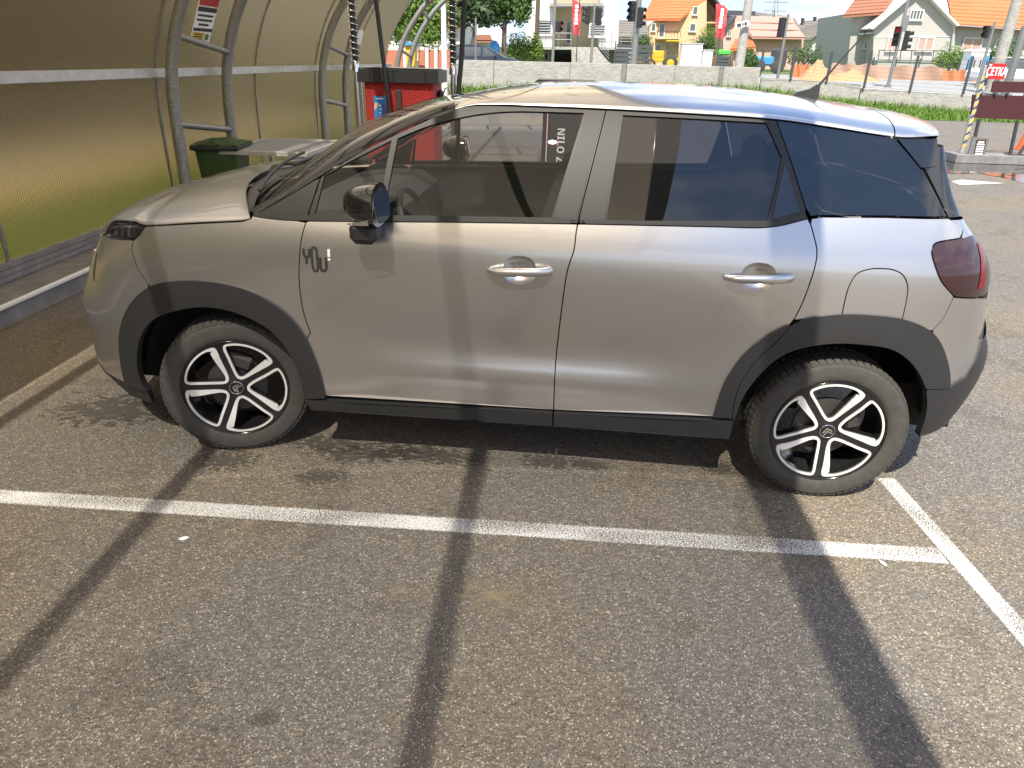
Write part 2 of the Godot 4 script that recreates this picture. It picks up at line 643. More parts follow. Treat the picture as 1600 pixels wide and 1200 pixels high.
func paint_strip(a: Vector2, b: Vector2, w: float, uoff: float) -> MeshInstance3D:
	var d := (b - a).normalized()
	var o := Vector2(-d.y, d.x) * w * 0.5
	var L := a.distance_to(b)
	var g := G.new()
	var k := int(ceil(L / 0.5))
	for i in k + 1:
		var c := a.lerp(b, float(i) / k)
		g.vert(Vector3(c.x + o.x, 0.004, c.y + o.y), Vector3.UP, Vector2(uoff + L * i / k / 4.9, 0.0))
		g.vert(Vector3(c.x - o.x, 0.004, c.y - o.y), Vector3.UP, Vector2(uoff + L * i / k / 4.9, 1.0))
	for i in k:
		g.tri(i * 2, i * 2 + 1, i * 2 + 2)
		g.tri(i * 2 + 1, i * 2 + 3, i * 2 + 2)
	return struct("parking_line", g, M.road_paint)

func ragged(cx: float, cz: float, rx: float, rz: float, seed_: int, rough := 0.5, n := 40) -> Array:
	var nz := noise_of(seed_, 0.9, 4)
	var r := []
	for i in n:
		var a := TAU * i / n
		var k := 1.0 + rough * 1.6 * nz.get_noise_2d(cos(a) * 2.0, sin(a) * 2.0)
		r.append([cx + cos(a) * rx * k, cz + sin(a) * rz * k])
	return r

func ground() -> void:
	var gm := std("grass_ground", Color(1, 1, 1), 0.95)
	gm.albedo_texture = noise_tex(81, 0.03, Color(0.06, 0.10, 0.018), Color(0.14, 0.21, 0.04), 512, 5)
	tri(gm, 0.4)
	struct("terrain", sheet([[-900, 500], [900, 500], [900, -1400], [-900, -1400]], -0.05), M.grass_ground)
	struct("asphalt_yard", sheet([[-3.6, 60], [90, 60], [90, -28.5], [-3.6, -28.5]], 0.0), M.asphalt)
	paint_strip(Vector2(-3.2, -2.262), Vector2(1.56, -2.232), 0.10, 0.0)
	paint_strip(Vector2(1.57, -2.78), Vector2(1.72, -0.4), 0.085, 0.42)
	var wet := std("wet_asphalt", Color(0.05, 0.048, 0.046), 0.07)
	struct("puddle", sheet(ragged(10.4, -15.2, 3.4, 2.6, 5, 0.35), 0.004), wet)
	struct("puddle", sheet(ragged(8.0, -14.4, 1.1, 0.9, 6, 0.5), 0.008), wet)
	var damp := std("damp_asphalt", Color(0.075, 0.066, 0.055), 0.6)
	var fn := noise_of(61, 0.035, 5)
	damp.albedo_texture = tex_of(256, 256, func(x, y):
		var r: float = Vector2(x - 128.0, y - 128.0).length() / 128.0
		var a: float = 0.62 - r + 1.1 * fn.get_noise_2d(x, y) + 0.45 * fn.get_noise_2d(x * 6.0, y * 6.0)
		return Color(1, 1, 1, 1.0 if a > 0.12 and r < 0.97 else 0.0))
	damp.transparency = BaseMaterial3D.TRANSPARENCY_ALPHA_SCISSOR
	damp.alpha_scissor_threshold = 0.5
	for q in [[510, 692, 0.20, 0.09, 0.0], [585, 708, 0.34, 0.10, 2.0], [680, 712, 0.30, 0.08, 4.1], [497, 744, 0.13, 0.07, 1.0], [860, 722, 0.16, 0.08, 3.0], [925, 727, 0.10, 0.05, 5.0], [410, 1123, 0.045, 0.03, 0.6], [1125, 732, 0.10, 0.07, 2.6], [350, 720, 0.16, 0.1, 1.7], [180, 640, 0.35, 0.2, 0.9]]:
		var p := on_level(q[0], q[1])
		var dg := G.new()
		var bs := Basis(Vector3.UP, 0.12 * sin(q[4]))
		for k in [[-1, -1], [1, -1], [1, 1], [-1, 1]]:
			dg.vert(p + bs * Vector3(k[0] * q[2], 0.003, k[1] * q[3]), Vector3.UP, Vector2(0.5, 0.5) + Vector2(k[0], k[1]).rotated(q[4]) * 0.45)
		dg.tri(0, 1, 2)
		dg.tri(0, 2, 3)
		struct("damp_stain", dg, damp)
	var sand := std("sand", Color(0.27, 0.22, 0.145), 0.95)
	var sn := noise_of(67, 0.02, 3)
	var sn2 := noise_of(68, 0.45, 2)
	sand.albedo_texture = tex_of(256, 256, func(x, y):
		var r: float = Vector2(x - 128.0, y - 128.0).length() / 128.0
		var a: float = 0.22 - r + 0.7 * sn.get_noise_2d(x, y) + 1.6 * sn2.get_noise_2d(x, y)
		return Color(1, 1, 1, 1.0 if a > 0.10 and r < 0.97 else 0.0))
	sand.transparency = BaseMaterial3D.TRANSPARENCY_ALPHA_SCISSOR
	sand.alpha_scissor_threshold = 0.5
	for q in [[772, 932, 0.20, 0.10, 0.4], [628, 925, 0.06, 0.05, 2.0]]:
		var p := on_level(q[0], q[1])
		var dg := G.new()
		for k in [[-1, -1], [1, -1], [1, 1], [-1, 1]]:
			dg.vert(p + Vector3(k[0] * q[2], 0.0025, k[1] * q[3]), Vector3.UP, Vector2(0.5, 0.5) + Vector2(k[0], k[1]).rotated(q[4]) * 0.45)
		dg.tri(0, 1, 2)
		dg.tri(0, 2, 3)
		struct("sand_smear", dg, sand)
	# sanded concrete patch in the yard
	struct("concrete_patch", sheet([[6.62, -12.1], [7.55, -12.48], [6.98, -12.75], [6.68, -12.5]], 0.004), std("pale_patch", Color(0.5, 0.48, 0.43), 0.9))

# ------------------------------------------------------------------ canopy
var arch := PackedVector2Array()
func arch_offset(off: float) -> PackedVector2Array:
	var r := PackedVector2Array()
	for i in arch.size():
		var d := (arch[mini(i + 1, arch.size() - 1)] - arch[maxi(i - 1, 0)]).normalized()
		r.append(arch[i] + Vector2(-d.y, d.x) * off)
	return r

func canopy() -> void:
	arch = soft(v2([-3.76, 0.14, -3.75, 0.6, -3.74, 1.1, -3.70, 1.5, -3.61, 1.82, -3.46, 2.15, -3.2, 2.52, -2.95, 2.79, -2.45, 3.17, -1.91, 3.43, -1.3, 3.63, -0.68, 3.74, 0.0, 3.79, 0.64, 3.80]), 0.08)
	var c := thing("car_wash_canopy", "curved bronze polycarbonate car wash canopy on galvanised tube ladder frames", "canopy", Vector3(-3.7, 0.14, -4.0))
	var sh := -c.position
	var lay := func(g: G) -> G:
		for i in g.v.size():
			g.v[i] += sh
		return g
	# ladder frames: two bent tubes joined by rungs
	for zz in [[12.0, 13.2], [7.25, 8.45], [2.5, 3.7], [-2.25, -3.45], [-7.0, -8.2], [-11.6, -12.9], [-17.0, -18.4]]:  # outer pairs behind the camera are unseen, added with the extra bays
		for z in zz:
			var g := G.new()
			var pts := []
			for p in arch:
				pts.append(Vector3(p.x, p.y, z))
			g.tube(pts, 0.057, 14)
			for y in [0.75, 1.28]:
				g.lathe([Vector2(0.0572, -0.004), Vector2(0.0605, 0.0), Vector2(0.0572, 0.004)], Transform3D(Basis(Vector3.RIGHT, PI / 2), Vector3(-3.745, y, z)), 14)
			var fr := part(c, "frame_tube", lay.call(g), M.galvanised_steel)
			var f := G.new()
			f.box(Vector3(-3.76, 0.147, z), Vector3(0.2, 0.014, 0.2), Basis(), 0.003)
			part(fr, "foot_plate", lay.call(f), M.galvanised_steel)
		var walk := 0.0
		var last := -1.0
		var marks := [0.97, 1.78, 2.75, 3.9, 5.1, 6.3]
		var dist := 0.14
		for i in range(1, arch.size()):
			dist += arch[i].distance_to(arch[i - 1])
			for mk in marks:
				if dist >= mk and last < mk:
					last = mk
					var g := G.new()
					g.tube([Vector3(arch[i].x, arch[i].y, zz[0] - 0.04), Vector3(arch[maxi(i - 2, 0)].x, arch[maxi(i - 2, 0)].y, zz[1] + 0.04)], 0.034, 12)
					part(c, "rung", lay.call(g), M.galvanised_steel)
	# purlins along the wall direction
	for q in [[-2.98, 2.86, 0.085, 0.07], [-1.92, 3.55, 0.085, 0.07], [-0.685, 3.87, 0.085, 0.07]]:
		var g := G.new()
		g.box(Vector3(q[0], q[1], 0.0), Vector3(q[2], q[3], 35.2), Basis(), 0.006)
		part(c, "purlin", lay.call(g), M.galvanised_steel)
	var eg := G.new()
	eg.box(Vector3(0.63, 3.88, 0.0), Vector3(0.185, 0.12, 35.2), Basis(), 0.008)
	part(c, "edge_beam", lay.call(eg), M.galvanised_steel)
	for seg in [[17.0, 1.7], [1.69, -3.9], [-3.91, -9.98], [-9.99, -17.0]]:
		var g := G.new()
		g.box(Vector3(-3.845, 1.495, (seg[0] + seg[1]) / 2), Vector3(0.05, 0.082, seg[0] - seg[1]), Basis(), 0.004)
		part(c, "wall_rail", lay.call(g), M.bright_zinc)
	var sg := G.new()
	sg.box(Vector3(-3.817, 1.495, -10.0), Vector3(0.006, 0.075, 0.55), Basis(), 0.002)
	var sp := part(c, "splice_plate", lay.call(sg), M.bright_zinc)
	for i in 8:
		var bg := G.new()
		bg.box(Vector3(-3.812, 1.475 + 0.04 * (i % 2), -9.79 - 0.06 * i), Vector3(0.008, 0.016, 0.016), Basis(), 0.004)
		part(sp, "bolt", lay.call(bg), M.dark_metal)
	# sheets
	var outer := arch_offset(0.185)
	var split := 0
	for i in outer.size():
		if outer[i].y < 2.9: split = i
	for kz in range(-4, 10):  # bays behind the camera are unseen, carried further to cut blue sky fill
		var z0 := -7.05 + 2.375 * kz + 0.004
		var z1 := z0 + 2.367
		var g := G.new()
		var lower := PackedVector2Array()
		lower.append(Vector2(-3.945, 0.275))
		for i in split + 1:
			if outer[i].y > 0.35: lower.append(outer[i])
		slab(g, lower, z0, z1, 0.01)
		part(c, "wall_sheet", lay.call(g), M.polycarbonate_wall)
		var r := G.new()
		var upper := outer.slice(split)
		upper[0] = upper[0] + (upper[1] - upper[0]) * 0.15
		for i in upper.size() - 1:
			var d := (upper[i + 1] - upper[i]).normalized()
			for e in [[i, z0], [i, z1], [i + 1, z0], [i + 1, z1]]:
				var dd := (upper[mini(e[0] + 1, upper.size() - 1)] - upper[maxi(e[0] - 1, 0)]).normalized()
				r.vert(Vector3(upper[e[0]].x, upper[e[0]].y, e[1]), Vector3(-dd.y, dd.x, 0))
			var b := r.v.size() - 4
			r.tri(b, b + 1, b + 2)
			r.tri(b + 1, b + 3, b + 2)
		part(c, "roof_sheet", lay.call(r), M.polycarbonate_roof)
		var bar := G.new()
		var bp := []
		for p in lower: bp.append(Vector3(p.x + 0.012, p.y - 0.004, z0 - 0.004))
		for i in bp.size() - 1:
			bar.beam(bp[i], bp[i + 1], 0.004 if i < 0 else 0.028, 0.012, Vector3.BACK.cross((bp[i + 1] - bp[i]).normalized()))
		part(c, "glazing_bar", lay.call(bar), M.galvanised_steel)
	var bb := G.new()
	for i in 3:
		bb.box(Vector3(-3.95, 0.164 + 0.045 * i, 0.0), Vector3(0.06, 0.042, 33.6), Basis(), 0.004)
	part(c, "base_board", lay.call(bb), M.kerb_concrete)
	# kerb in front of the wall
	var kg := G.new()
	kg.box(Vector3(-3.83, 0.07, 0.0), Vector3(0.46, 0.14, 36.0), Basis(), 0.0)
	struct("kerb", kg, M.kerb_concrete)
	var wg := G.new()
	wg.box(Vector3(-3.592, 0.136, 0.0), Vector3(0.03, 0.03, 36.0), Basis(), 0.006)
	struct("kerb_edge_strip", wg, std("edge_strip", Color(0.78, 0.77, 0.74), 0.35))

func slab(g: G, line: PackedVector2Array, z0: float, z1: float, th: float) -> void:
	# closed sheet of thickness th along a profile, with smooth faces
	var m := line.size()
	var nn := []
	for i in m:
		var d := (line[mini(i + 1, m - 1)] - line[maxi(i - 1, 0)]).normalized()
		nn.append(Vector2(-d.y, d.x))
	for s in 2:
		var b := g.v.size()
		var L := 0.0
		for i in m:
			if i > 0: L += line[i].distance_to(line[i - 1])
			var p: Vector2 = line[i] + (Vector2.ZERO if s == 0 else nn[i] * th)
			var q: Vector2 = -nn[i] if s == 0 else nn[i]
			g.vert(Vector3(p.x, p.y, z0), Vector3(q.x, q.y, 0), Vector2(z0 * 10.0, L))
			g.vert(Vector3(p.x, p.y, z1), Vector3(q.x, q.y, 0), Vector2(z1 * 10.0, L))
		for i in m - 1:
			g.tri(b + 2 * i, b + 2 * i + 1, b + 2 * i + 2)
			g.tri(b + 2 * i + 1, b + 2 * i + 3, b + 2 * i + 2)
	for i in m - 1:
		for zz in [[z0, -1.0], [z1, 1.0]]:
			var a: Vector2 = line[i]
			var b2: Vector2 = line[i + 1]
			var c2: Vector2 = b2 + nn[i + 1] * th
			var d2: Vector2 = a + nn[i] * th
			g.face([Vector3(a.x, a.y, zz[0]), Vector3(b2.x, b2.y, zz[0]), Vector3(c2.x, c2.y, zz[0]), Vector3(d2.x, d2.y, zz[0])], Vector3(0, 0, zz[1]))
	for e in [0, m - 1]:
		var a: Vector2 = line[e]
		var b2: Vector2 = a + nn[e] * th
		var o: Vector2 = (line[0] - line[1]) if e == 0 else (line[m - 1] - line[m - 2])
		g.face([Vector3(a.x, a.y, z0), Vector3(a.x, a.y, z1), Vector3(b2.x, b2.y, z1), Vector3(b2.x, b2.y, z0)], Vector3(o.x, o.y, 0))

# ------------------------------------------------------------------ the car: side surface (s runs along the side and round both ends, y is height)
var PROF := v2([.12, -.075, .2, -.05, .3, -.034, .4, -.022, .5, -.016, .6, -.012, .7, -.007, .8, .000, .9, .005, 1.0, .001, 1.06, -.012, 1.12, -.034, 1.2, -.068, 1.3, -.116, 1.4, -.170, 1.5, -.232, 1.6, -.305])
var NOSE := v2([.15, .13, .22, .07, .27, .0, .33, -.025, .45, -.015, .55, -.015, .63, -.01, .72, .035, .84, .12, .94, .21, 1.02, .28, 1.1, .37, 1.2, .5])
var TAIL := v2([.15, .17, .25, .10, .35, .03, .45, -.01, .55, -.03, .63, -.02, .7, .01, .85, .05, 1.0, .09, 1.1, .17, 1.2, .31, 1.35, .50, 1.5, .63, 1.6, .70])

func bez(a: float, b: float, c: float, d: float, t: float) -> float:
	var u := 1.0 - t
	return u * u * u * a + 3 * u * u * t * b + 3 * u * t * t * c + t * t * t * d

func side(s: float, y: float) -> Vector3:
	var x := s
	var zb := 0.866
	if s < -1.45:
		var t := (-1.45 - s) / 1.25
		x = bez(-1.45, -1.94, -2.19, -2.18, t) + lut(NOSE, y) * pow(minf(1.0, t * 1.6), 1.5)
		zb = bez(.866, .866, .80, 0.0, t)
	elif s > 1.45:
		var t := (s - 1.45) / 1.25
		x = bez(1.45, 1.80, 2.03, 2.04, t) - lut(TAIL, y) * pow(minf(1.0, t * 1.6), 1.5)
		zb = bez(.866, .866, .70, 0.0, t)
	var dz := lut(PROF, y)
	var a := 1.0 / (1.0 + exp(-(x + .62) / .07)) / (1.0 + exp((x - .60) / .07))
	dz += a * (-.016 * exp(-pow((y - .60) / .09, 2)) + .010 * exp(-pow((y - .47) / .06, 2)))
	for cx in [-1.302, 1.302]:
		var r := Vector2(x - cx, y - .33).length()
		dz += .016 * exp(-pow((r - .40) / .13, 2))
	return Vector3(x, y, zb + dz * zb / .866)

func skin(p: Vector2, off: float) -> Array:
	var e := 0.006
	var ds := side(p.x + e, p.y) - side(p.x - e, p.y)
	var dy := side(p.x, p.y + e) - side(p.x, p.y - e)
	var n := ds.cross(dy).normalized()
	return [side(p.x, p.y) + n * off, n]

func patch(g: G, poly: PackedVector2Array, holes: Array, cell: float, f: Callable) -> void:
	var lo := poly[0]
	var hi := poly[0]
	for p in poly:
		lo = lo.min(p); hi = hi.max(p)
	lo -= Vector2.ONE * 0.0013
	var nx := int(ceil((hi.x - lo.x) / cell)) + 1
	var ny := int(ceil((hi.y - lo.y) / cell)) + 1
	var ins := PackedByteArray()
	ins.resize((nx + 1) * (ny + 1))
	for i in nx + 1:
		for j in ny + 1:
			var p := lo + Vector2(i, j) * cell
			var k := Geometry2D.is_point_in_polygon(p, poly)
			if k:
				for h in holes:
					if Geometry2D.is_point_in_polygon(p, h): k = false
			ins[i * (ny + 1) + j] = 1 if k else 0
	var cache := {}
	var corner := func(i: int, j: int) -> int:
		var key := i * 100000 + j
		if not cache.has(key):
			var p := lo + Vector2(i, j) * cell
			var r: Array = f.call(p)
			cache[key] = g.vert(r[0], r[1], p)
		return cache[key]
	for i in nx:
		for j in ny:
			var a := i * (ny + 1) + j
			var c: int = ins[a] + ins[a + 1] + ins[a + ny + 1] + ins[a + ny + 2]
			if c == 4:
				var q0: int = corner.call(i, j)
				var q1: int = corner.call(i + 1, j)
				var q2: int = corner.call(i + 1, j + 1)
				var q3: int = corner.call(i, j + 1)
				g.tri(q0, q1, q2)
				g.tri(q0, q2, q3)
				continue
			var p0 := lo + Vector2(i, j) * cell
			var rect := PackedVector2Array([p0, p0 + Vector2(cell, 0), p0 + Vector2(cell, cell), p0 + Vector2(0, cell)])
			var bits := Geometry2D.intersect_polygons(rect, poly)
			for h in holes:
				var next: Array[PackedVector2Array] = []
				for b in bits:
					for d in Geometry2D.clip_polygons(b, h):
						next.append(d)
				bits = next
			for b in bits:
				if b.size() < 3: continue
				var t := Geometry2D.triangulate_polygon(b)
				var k0 := g.v.size()
				for p in b:
					var r: Array = f.call(p)
					g.vert(r[0], r[1], p)
				for k in range(0, t.size(), 3):
					g.tri(k0 + t[k], k0 + t[k + 1], k0 + t[k + 2])

func hem(g: G, poly: PackedVector2Array, depth: float, f: Callable) -> void:
	# folded edge: from the outline inwards
	var m := poly.size()
	var cw := Geometry2D.is_polygon_clockwise(poly)
	var P := []
	for i in m:
		P.append(f.call(poly[i]))
	for i in m:
		var j := (i + 1) % m
		var a: Vector3 = P[i][0]
		var b: Vector3 = P[j][0]
		var na: Vector3 = P[i][1]
		var nb: Vector3 = P[j][1]
		var o := (b - a).cross(na) * (-1.0 if cw else 1.0)
		if a.distance_to(b) > 1e-5:
			g.face([a, b, b - nb * depth, a - na * depth], o)

func panel(poly: PackedVector2Array, off := 0.0, gap := 0.0022, holes := [], cell := 0.04, depth := 0.022) -> G:
	var g := G.new()
	var q := poly
	if gap > 0.0:
		var r := Geometry2D.offset_polygon(poly, -gap, Geometry2D.JOIN_MITER)
		if r.size() > 0: q = r[0]
	var f := func(p: Vector2) -> Array: return skin(p, off)
	patch(g, q, holes, cell, f)
	if depth > 0.0:
		hem(g, q, depth, f)
		for h in holes:
			hem(g, rev(h), depth * 0.6, f)
	return g

func both(parent: Node3D, called: String, g: G, m: Material) -> Array:
	return [part(parent, called, g, m), part(parent, called, g.mirrored(), m)]

func towards(pts: PackedVector2Array, c: Vector2, d: float) -> PackedVector2Array:
	var r := PackedVector2Array()
	for p in pts:
		r.append(p + (c - p).normalized() * d)
	return r

func oval(c: Vector2, rx: float, ry: float, n := 28, e := 2.0) -> PackedVector2Array:
	var r := PackedVector2Array()
	for i in n:
		var a := TAU * i / n
		r.append(c + Vector2(signf(cos(a)) * pow(absf(cos(a)), 2.0 / e) * rx, signf(sin(a)) * pow(absf(sin(a)), 2.0 / e) * ry))
	return r

func stroke(path: PackedVector2Array, w: float) -> PackedVector2Array:
	var r := Geometry2D.offset_polyline(path, w * 0.5, Geometry2D.JOIN_MITER, Geometry2D.END_BUTT)
	return r[0]

# curves traced on the side
var ROOF_Y := v2([-.45, 1.455, -.33, 1.497, -.216, 1.5255, .05, 1.5275, .29, 1.5255, .61, 1.5195, .93, 1.509, 1.13, 1.489, 1.36, 1.464, 1.48, 1.466, 1.60, 1.474])
var ROOF_C := v2([-.55, 1.49, -.42, 1.527, -.27, 1.562, -.15, 1.585, .08, 1.606, .37, 1.612, .73, 1.607, 1.02, 1.588, 1.38, 1.548, 1.55, 1.527, 1.66, 1.508, 1.8, 1.475])

func roof_point(x: float, u: float) -> Vector3:
	var yd := lut(ROOF_Y, x) + 0.005
	var zd := side(minf(x, 1.36), lut(ROOF_Y, minf(x, 1.36))).z - 0.002
	if x > 1.36:
		zd -= 0.16 * pow((x - 1.36) / 0.22, 2.2)
	var yc := lut(ROOF_C, x)
	return Vector3(x, yd + (yc - yd) * pow(maxf(0.0, 1.0 - pow(absf(u), 2.0)), 1.0 / 2.0), u * zd)

func car() -> void:
	var c := thing("silver_car", "silver compact crossover with black wheel arch cladding parked under the canopy", "car", Vector3(-0.078, 0, -3.512), deg_to_rad(-2.73))
	var P: Material = M.car_paint
	var A: Material = M.arch_plastic
	var F := soft(v2([-.858, 1.111, -.884, 1.03, -.906, .9, -.914, .804, -.909, .706, -.89, .621, -.868, .504, -.853, .32]))
	var Dg := soft(v2([.289, 1.525, .25, 1.33, .211, 1.135, .203, 1.035, .18, .934, .162, .687, .156, .541, .158, .326]))
	var Rr := soft(v2([.928, 1.509, .985, 1.378, 1.059, 1.198, 1.089, 1.123, 1.106, 1.057, 1.094, .936, 1.073, .833, 1.045, .766, 1.001, .696, .971, .66, .915, .549, .899, .444, .903, .361]))
	var AoF := soft(v2([-.854, .313, -.866, .443, -.906, .592, -.977, .703, -1.104, .79, -1.237, .824, -1.376, .829, -1.488, .814, -1.58, .778, -1.674, .697, -1.749, .584, -1.789, .486, -1.81, .386, -1.828, .279]))
	var AiF := soft(v2([-.95, .300, -.959, .437, -.996, .542, -1.068, .636, -1.2, .7, -1.338, .717, -1.47, .689, -1.573, .636, -1.648, .544, -1.692, .439, -1.704, .338, -1.691, .270]))
	var AoR := soft(v2([.825, .357, .845, .512, .9, .645, .982, .742, 1.089, .811, 1.201, .842, 1.317, .85, 1.462, .84, 1.6, .8, 1.699, .729, 1.771, .631, 1.814, .543]))
	var AiR := soft(v2([.915, .345, .929, .462, .984, .584, 1.066, .674, 1.202, .723, 1.344, .73, 1.456, .713, 1.566, .652, 1.66, .554, 1.717, .449, 1.756, .312]))
	var Bt := soft(v2([-1.076, 1.116, -.858, 1.113, -.558, 1.124, .109, 1.144, .313, 1.146, .918, 1.168, 1.045, 1.201]))
	var Bb := soft(v2([-1.089, 1.101, -1.022, 1.094, -.857, 1.092, -.294, 1.112, .211, 1.128, .685, 1.14, .92, 1.148, 1.061, 1.183]))
	var Dr := soft(v2([-1.075, 1.106, -.895, 1.207, -.671, 1.342, -.475, 1.439, -.328, 1.5, -.216, 1.526, .048, 1.527, .289, 1.525, .612, 1.519, .928, 1.509, 1.131, 1.488, 1.361, 1.463]))
	var below := func(a: PackedVector2Array, y: float) -> PackedVector2Array:
		var r := PackedVector2Array()
		for p in a:
			if p.y <= y: r.append(p)
		return r
	var above := func(a: PackedVector2Array, y: float) -> PackedVector2Array:
		var r := PackedVector2Array()
		for p in a:
			if p.y >= y: r.append(p)
		return r
	var xr := func(a: PackedVector2Array, x0: float, x1: float) -> PackedVector2Array:
		var r := PackedVector2Array()
		for p in a:
			if p.x >= x0 and p.x <= x1: r.append(p)
		return r
	# inner backing behind the panels: keeps gaps dark
	var back := chain([v2([-1.52, 1.03, 1.62, 1.17, 1.62, .79]), rev(xr.call(AoR, .82, 1.61)), xr.call(AoF, -1.56, -.85)])
	both(c, "inner_side", panel(back, -0.035, 0.0, [], 0.08, 0.0), M.inner_black)
	# --- doors
	var dishF := oval(Vector2(-.004, .945), .066, .057, 32, 2.3)
	var dishR := oval(Vector2(.905, .968), .066, .055, 32, 2.3)
	var fd := chain([above.call(below.call(F, 1.092), .62), towards(rev(below.call(xr.call(AoF, -.93, -.85), .60)), Vector2(-1.3, .3), .010), v2([-.850, .318, .158, .324]), rev(below.call(Dg, 1.127)), v2([.2100, 1.1275]), rev(xr.call(Bb, -.857, .200))])
	var rd := chain([v2([.2112, 1.1275]), below.call(Dg, 1.120), v2([.158, .324, .830, .355]), towards(xr.call(AoR, .825, 1.065), Vector2(1.3, .3), .010), rev(below.call(above.call(Rr, .79), 1.183)), rev(xr.call(Bb, .225, 1.061))])
	var doors := both(c, "front_door", panel(fd, 0.0, 0.0024, [dishF]), P)
	var rdoors := both(c, "rear_door", panel(rd, 0.0, 0.0024, [dishR]), P)
	for sgn in 2:
		var d: MeshInstance3D = doors[sgn]
		var r: MeshInstance3D = rdoors[sgn]
		for w in [[d, Vector2(-.004, .945), .121, dishF], [r, Vector2(.905, .968), .121, dishR]]:
			var cc: Vector2 = w[1]
			var bowl := G.new()
			bowl.grid(32, 8, func(a: float, b: float) -> Vector3:
				var k := int(round(a * 32)) % 32
				var p: Vector2 = cc.lerp(w[3][k], b)
				var q := skin(p, -0.034 * (1.0 - b * b * b))
				return q[0])
			var hd := G.new()
			var hp := []
			for i in 15:
				var t := float(i) / 14
				var x: float = cc.x + lerpf(-w[2], w[2], t)
				var q := skin(Vector2(x, cc.y - 0.006 + 0.012 * t), 0.004 + 0.036 * pow(sin(PI * clampf(t, 0.0, 1.0)), 0.35))
				hp.append(q[0])
			hd.tube(hp, 0.0125, 14)
			for i in hd.v.size():   # flatten the grip into an upright oval section
				var yy: float = cc.y - 0.006 + 0.012 * ((hd.v[i].x - cc.x) / (2 * w[2]) + 0.5)
				var taper := 1.0 - 0.45 * pow(clampf(-(hd.v[i].x - cc.x) / w[2], 0.0, 1.0), 3.0)
				hd.v[i].y = yy + (hd.v[i].y - yy) * 1.35 * taper
			var lk := G.new()
			var lq := skin(Vector2(cc.x + .096, cc.y + .004), 0.0)
			lk.lathe([Vector2(0.009, 0.0), Vector2(0.009, 0.028), Vector2(0.007, 0.0305), Vector2(0.0, 0.0305)], Transform3D(Basis.looking_at(-lq[1]), lq[0]), 16)
			if sgn == 1:
				bowl = bowl.mirrored(); hd = hd.mirrored(); lk = lk.mirrored()
			part(w[0], "handle_dish", bowl, P)
			var hm := part(w[0], "handle", hd, P)
			if w[0] == d: part(hm, "lock", lk, M.dark_metal)
	# upper frames, glass and trim
	var glA := soft(v2([-.802, 1.259, -.67, 1.33, -.542, 1.394]))
	var gA := chain([v2([-.577, 1.128, -.832, 1.119]), glA])
	var gF := chain([v2([.109, 1.146, -.553, 1.127]), soft(v2([-.519, 1.401, -.423, 1.441, -.324, 1.471, -.2, 1.497, -.075, 1.51, .060, 1.5125, .205, 1.513]))])
	var gR := chain([v2([.318, 1.144, .918, 1.17, .954, 1.385, .893, 1.5]), soft(v2([.893, 1.5, .661, 1.5055, .354, 1.510]))])
	var gT := v2([.932, 1.176, 1.029, 1.205, .964, 1.368])
	var frF := chain([v2([.211, 1.130, -.858, 1.100, -.817, 1.252]), xr.call(Dr, -.80, .286), above.call(Dg, 1.14)])
	var frR := chain([above.call(Dg, 1.14), v2([.216, 1.130, .92, 1.15, 1.055, 1.19]), rev(above.call(Rr, 1.2)), rev(xr.call(Dr, .292, .928))])
	var gApanel := panel(gA, -0.006, -0.003, [], 0.05, 0.0)
	for q in [["window_frame", panel(frF, 0.0, 0.002, [gA, gF], 0.04, 0.02), M.trim_black, doors], ["quarter_window", gApanel, M.window_glass, doors],
			["window", panel(gF, -0.007, -0.004, [], 0.05, 0.0), M.window_glass, doors],
			["pillar_trim", panel(v2([.215, 1.5115, .279, 1.513, .203, 1.139, .117, 1.147]), 0.003, 0.0, [], 0.05, 0.004), M.pillar_film, doors],
			["window_frame", panel(frR, 0.0, 0.002, [gR], 0.04, 0.02), M.trim_black, rdoors],
			["window", panel(gR, -0.007, -0.004, [], 0.05, 0.0), M.privacy_glass, rdoors],
			["quarter_window", panel(gT, 0.002, 0.0, [], 0.05, 0.003), M.gloss_black, rdoors],
			["pillar_trim", panel(v2([.291, 1.513, .345, 1.5095, .309, 1.146, .216, 1.139]), 0.003, 0.0, [], 0.05, 0.004), M.pillar_film, rdoors]]:
		part(q[3][0], q[0], q[1], q[2])
		part(q[3][1], q[0], q[1].mirrored(), q[2])
	var beltF := chain([xr.call(Bb, -1.089, .209), rev(xr.call(Bt, -1.076, .206))])
	var beltR := chain([xr.call(Bb, .213, 1.061), rev(xr.call(Bt, .215, 1.045))])
	both(c, "belt_trim", panel(beltF, 0.006, 0.0006, [], 0.05, 0.012), M.trim_black)
	both(c, "belt_trim", panel(beltR, 0.006, 0.0006, [], 0.05, 0.012), M.trim_black)
	both(c, "corner_trim", panel(chain([v2([-.862, 1.112, -1.07, 1.112]), xr.call(Dr, -1.06, -.83), v2([-.808, 1.255, -.820, 1.246])]), 0.001, 0.001, [], 0.05, 0.01), M.trim_black)
	both(c, "drip_gap", panel(chain([rev(xr.call(Dr, -.31, 1.36)), xr.call(soft(v2([-.31, 1.515, -.216, 1.537, .05, 1.539, .29, 1.537, .61, 1.531, .93, 1.521, 1.13, 1.5, 1.36, 1.475])), -.31, 1.36)]), -0.02, 0.0, [], 0.06, 0.0), M.inner_black)
	# door cards seen through the windows
	both(c, "door_card", panel(v2([-.85, 1.09, -.85, .42, .80, .42, 1.0, .8, 1.04, 1.165]), -0.085, 0.0, [], 0.12, 0.0), M.dash_grey)
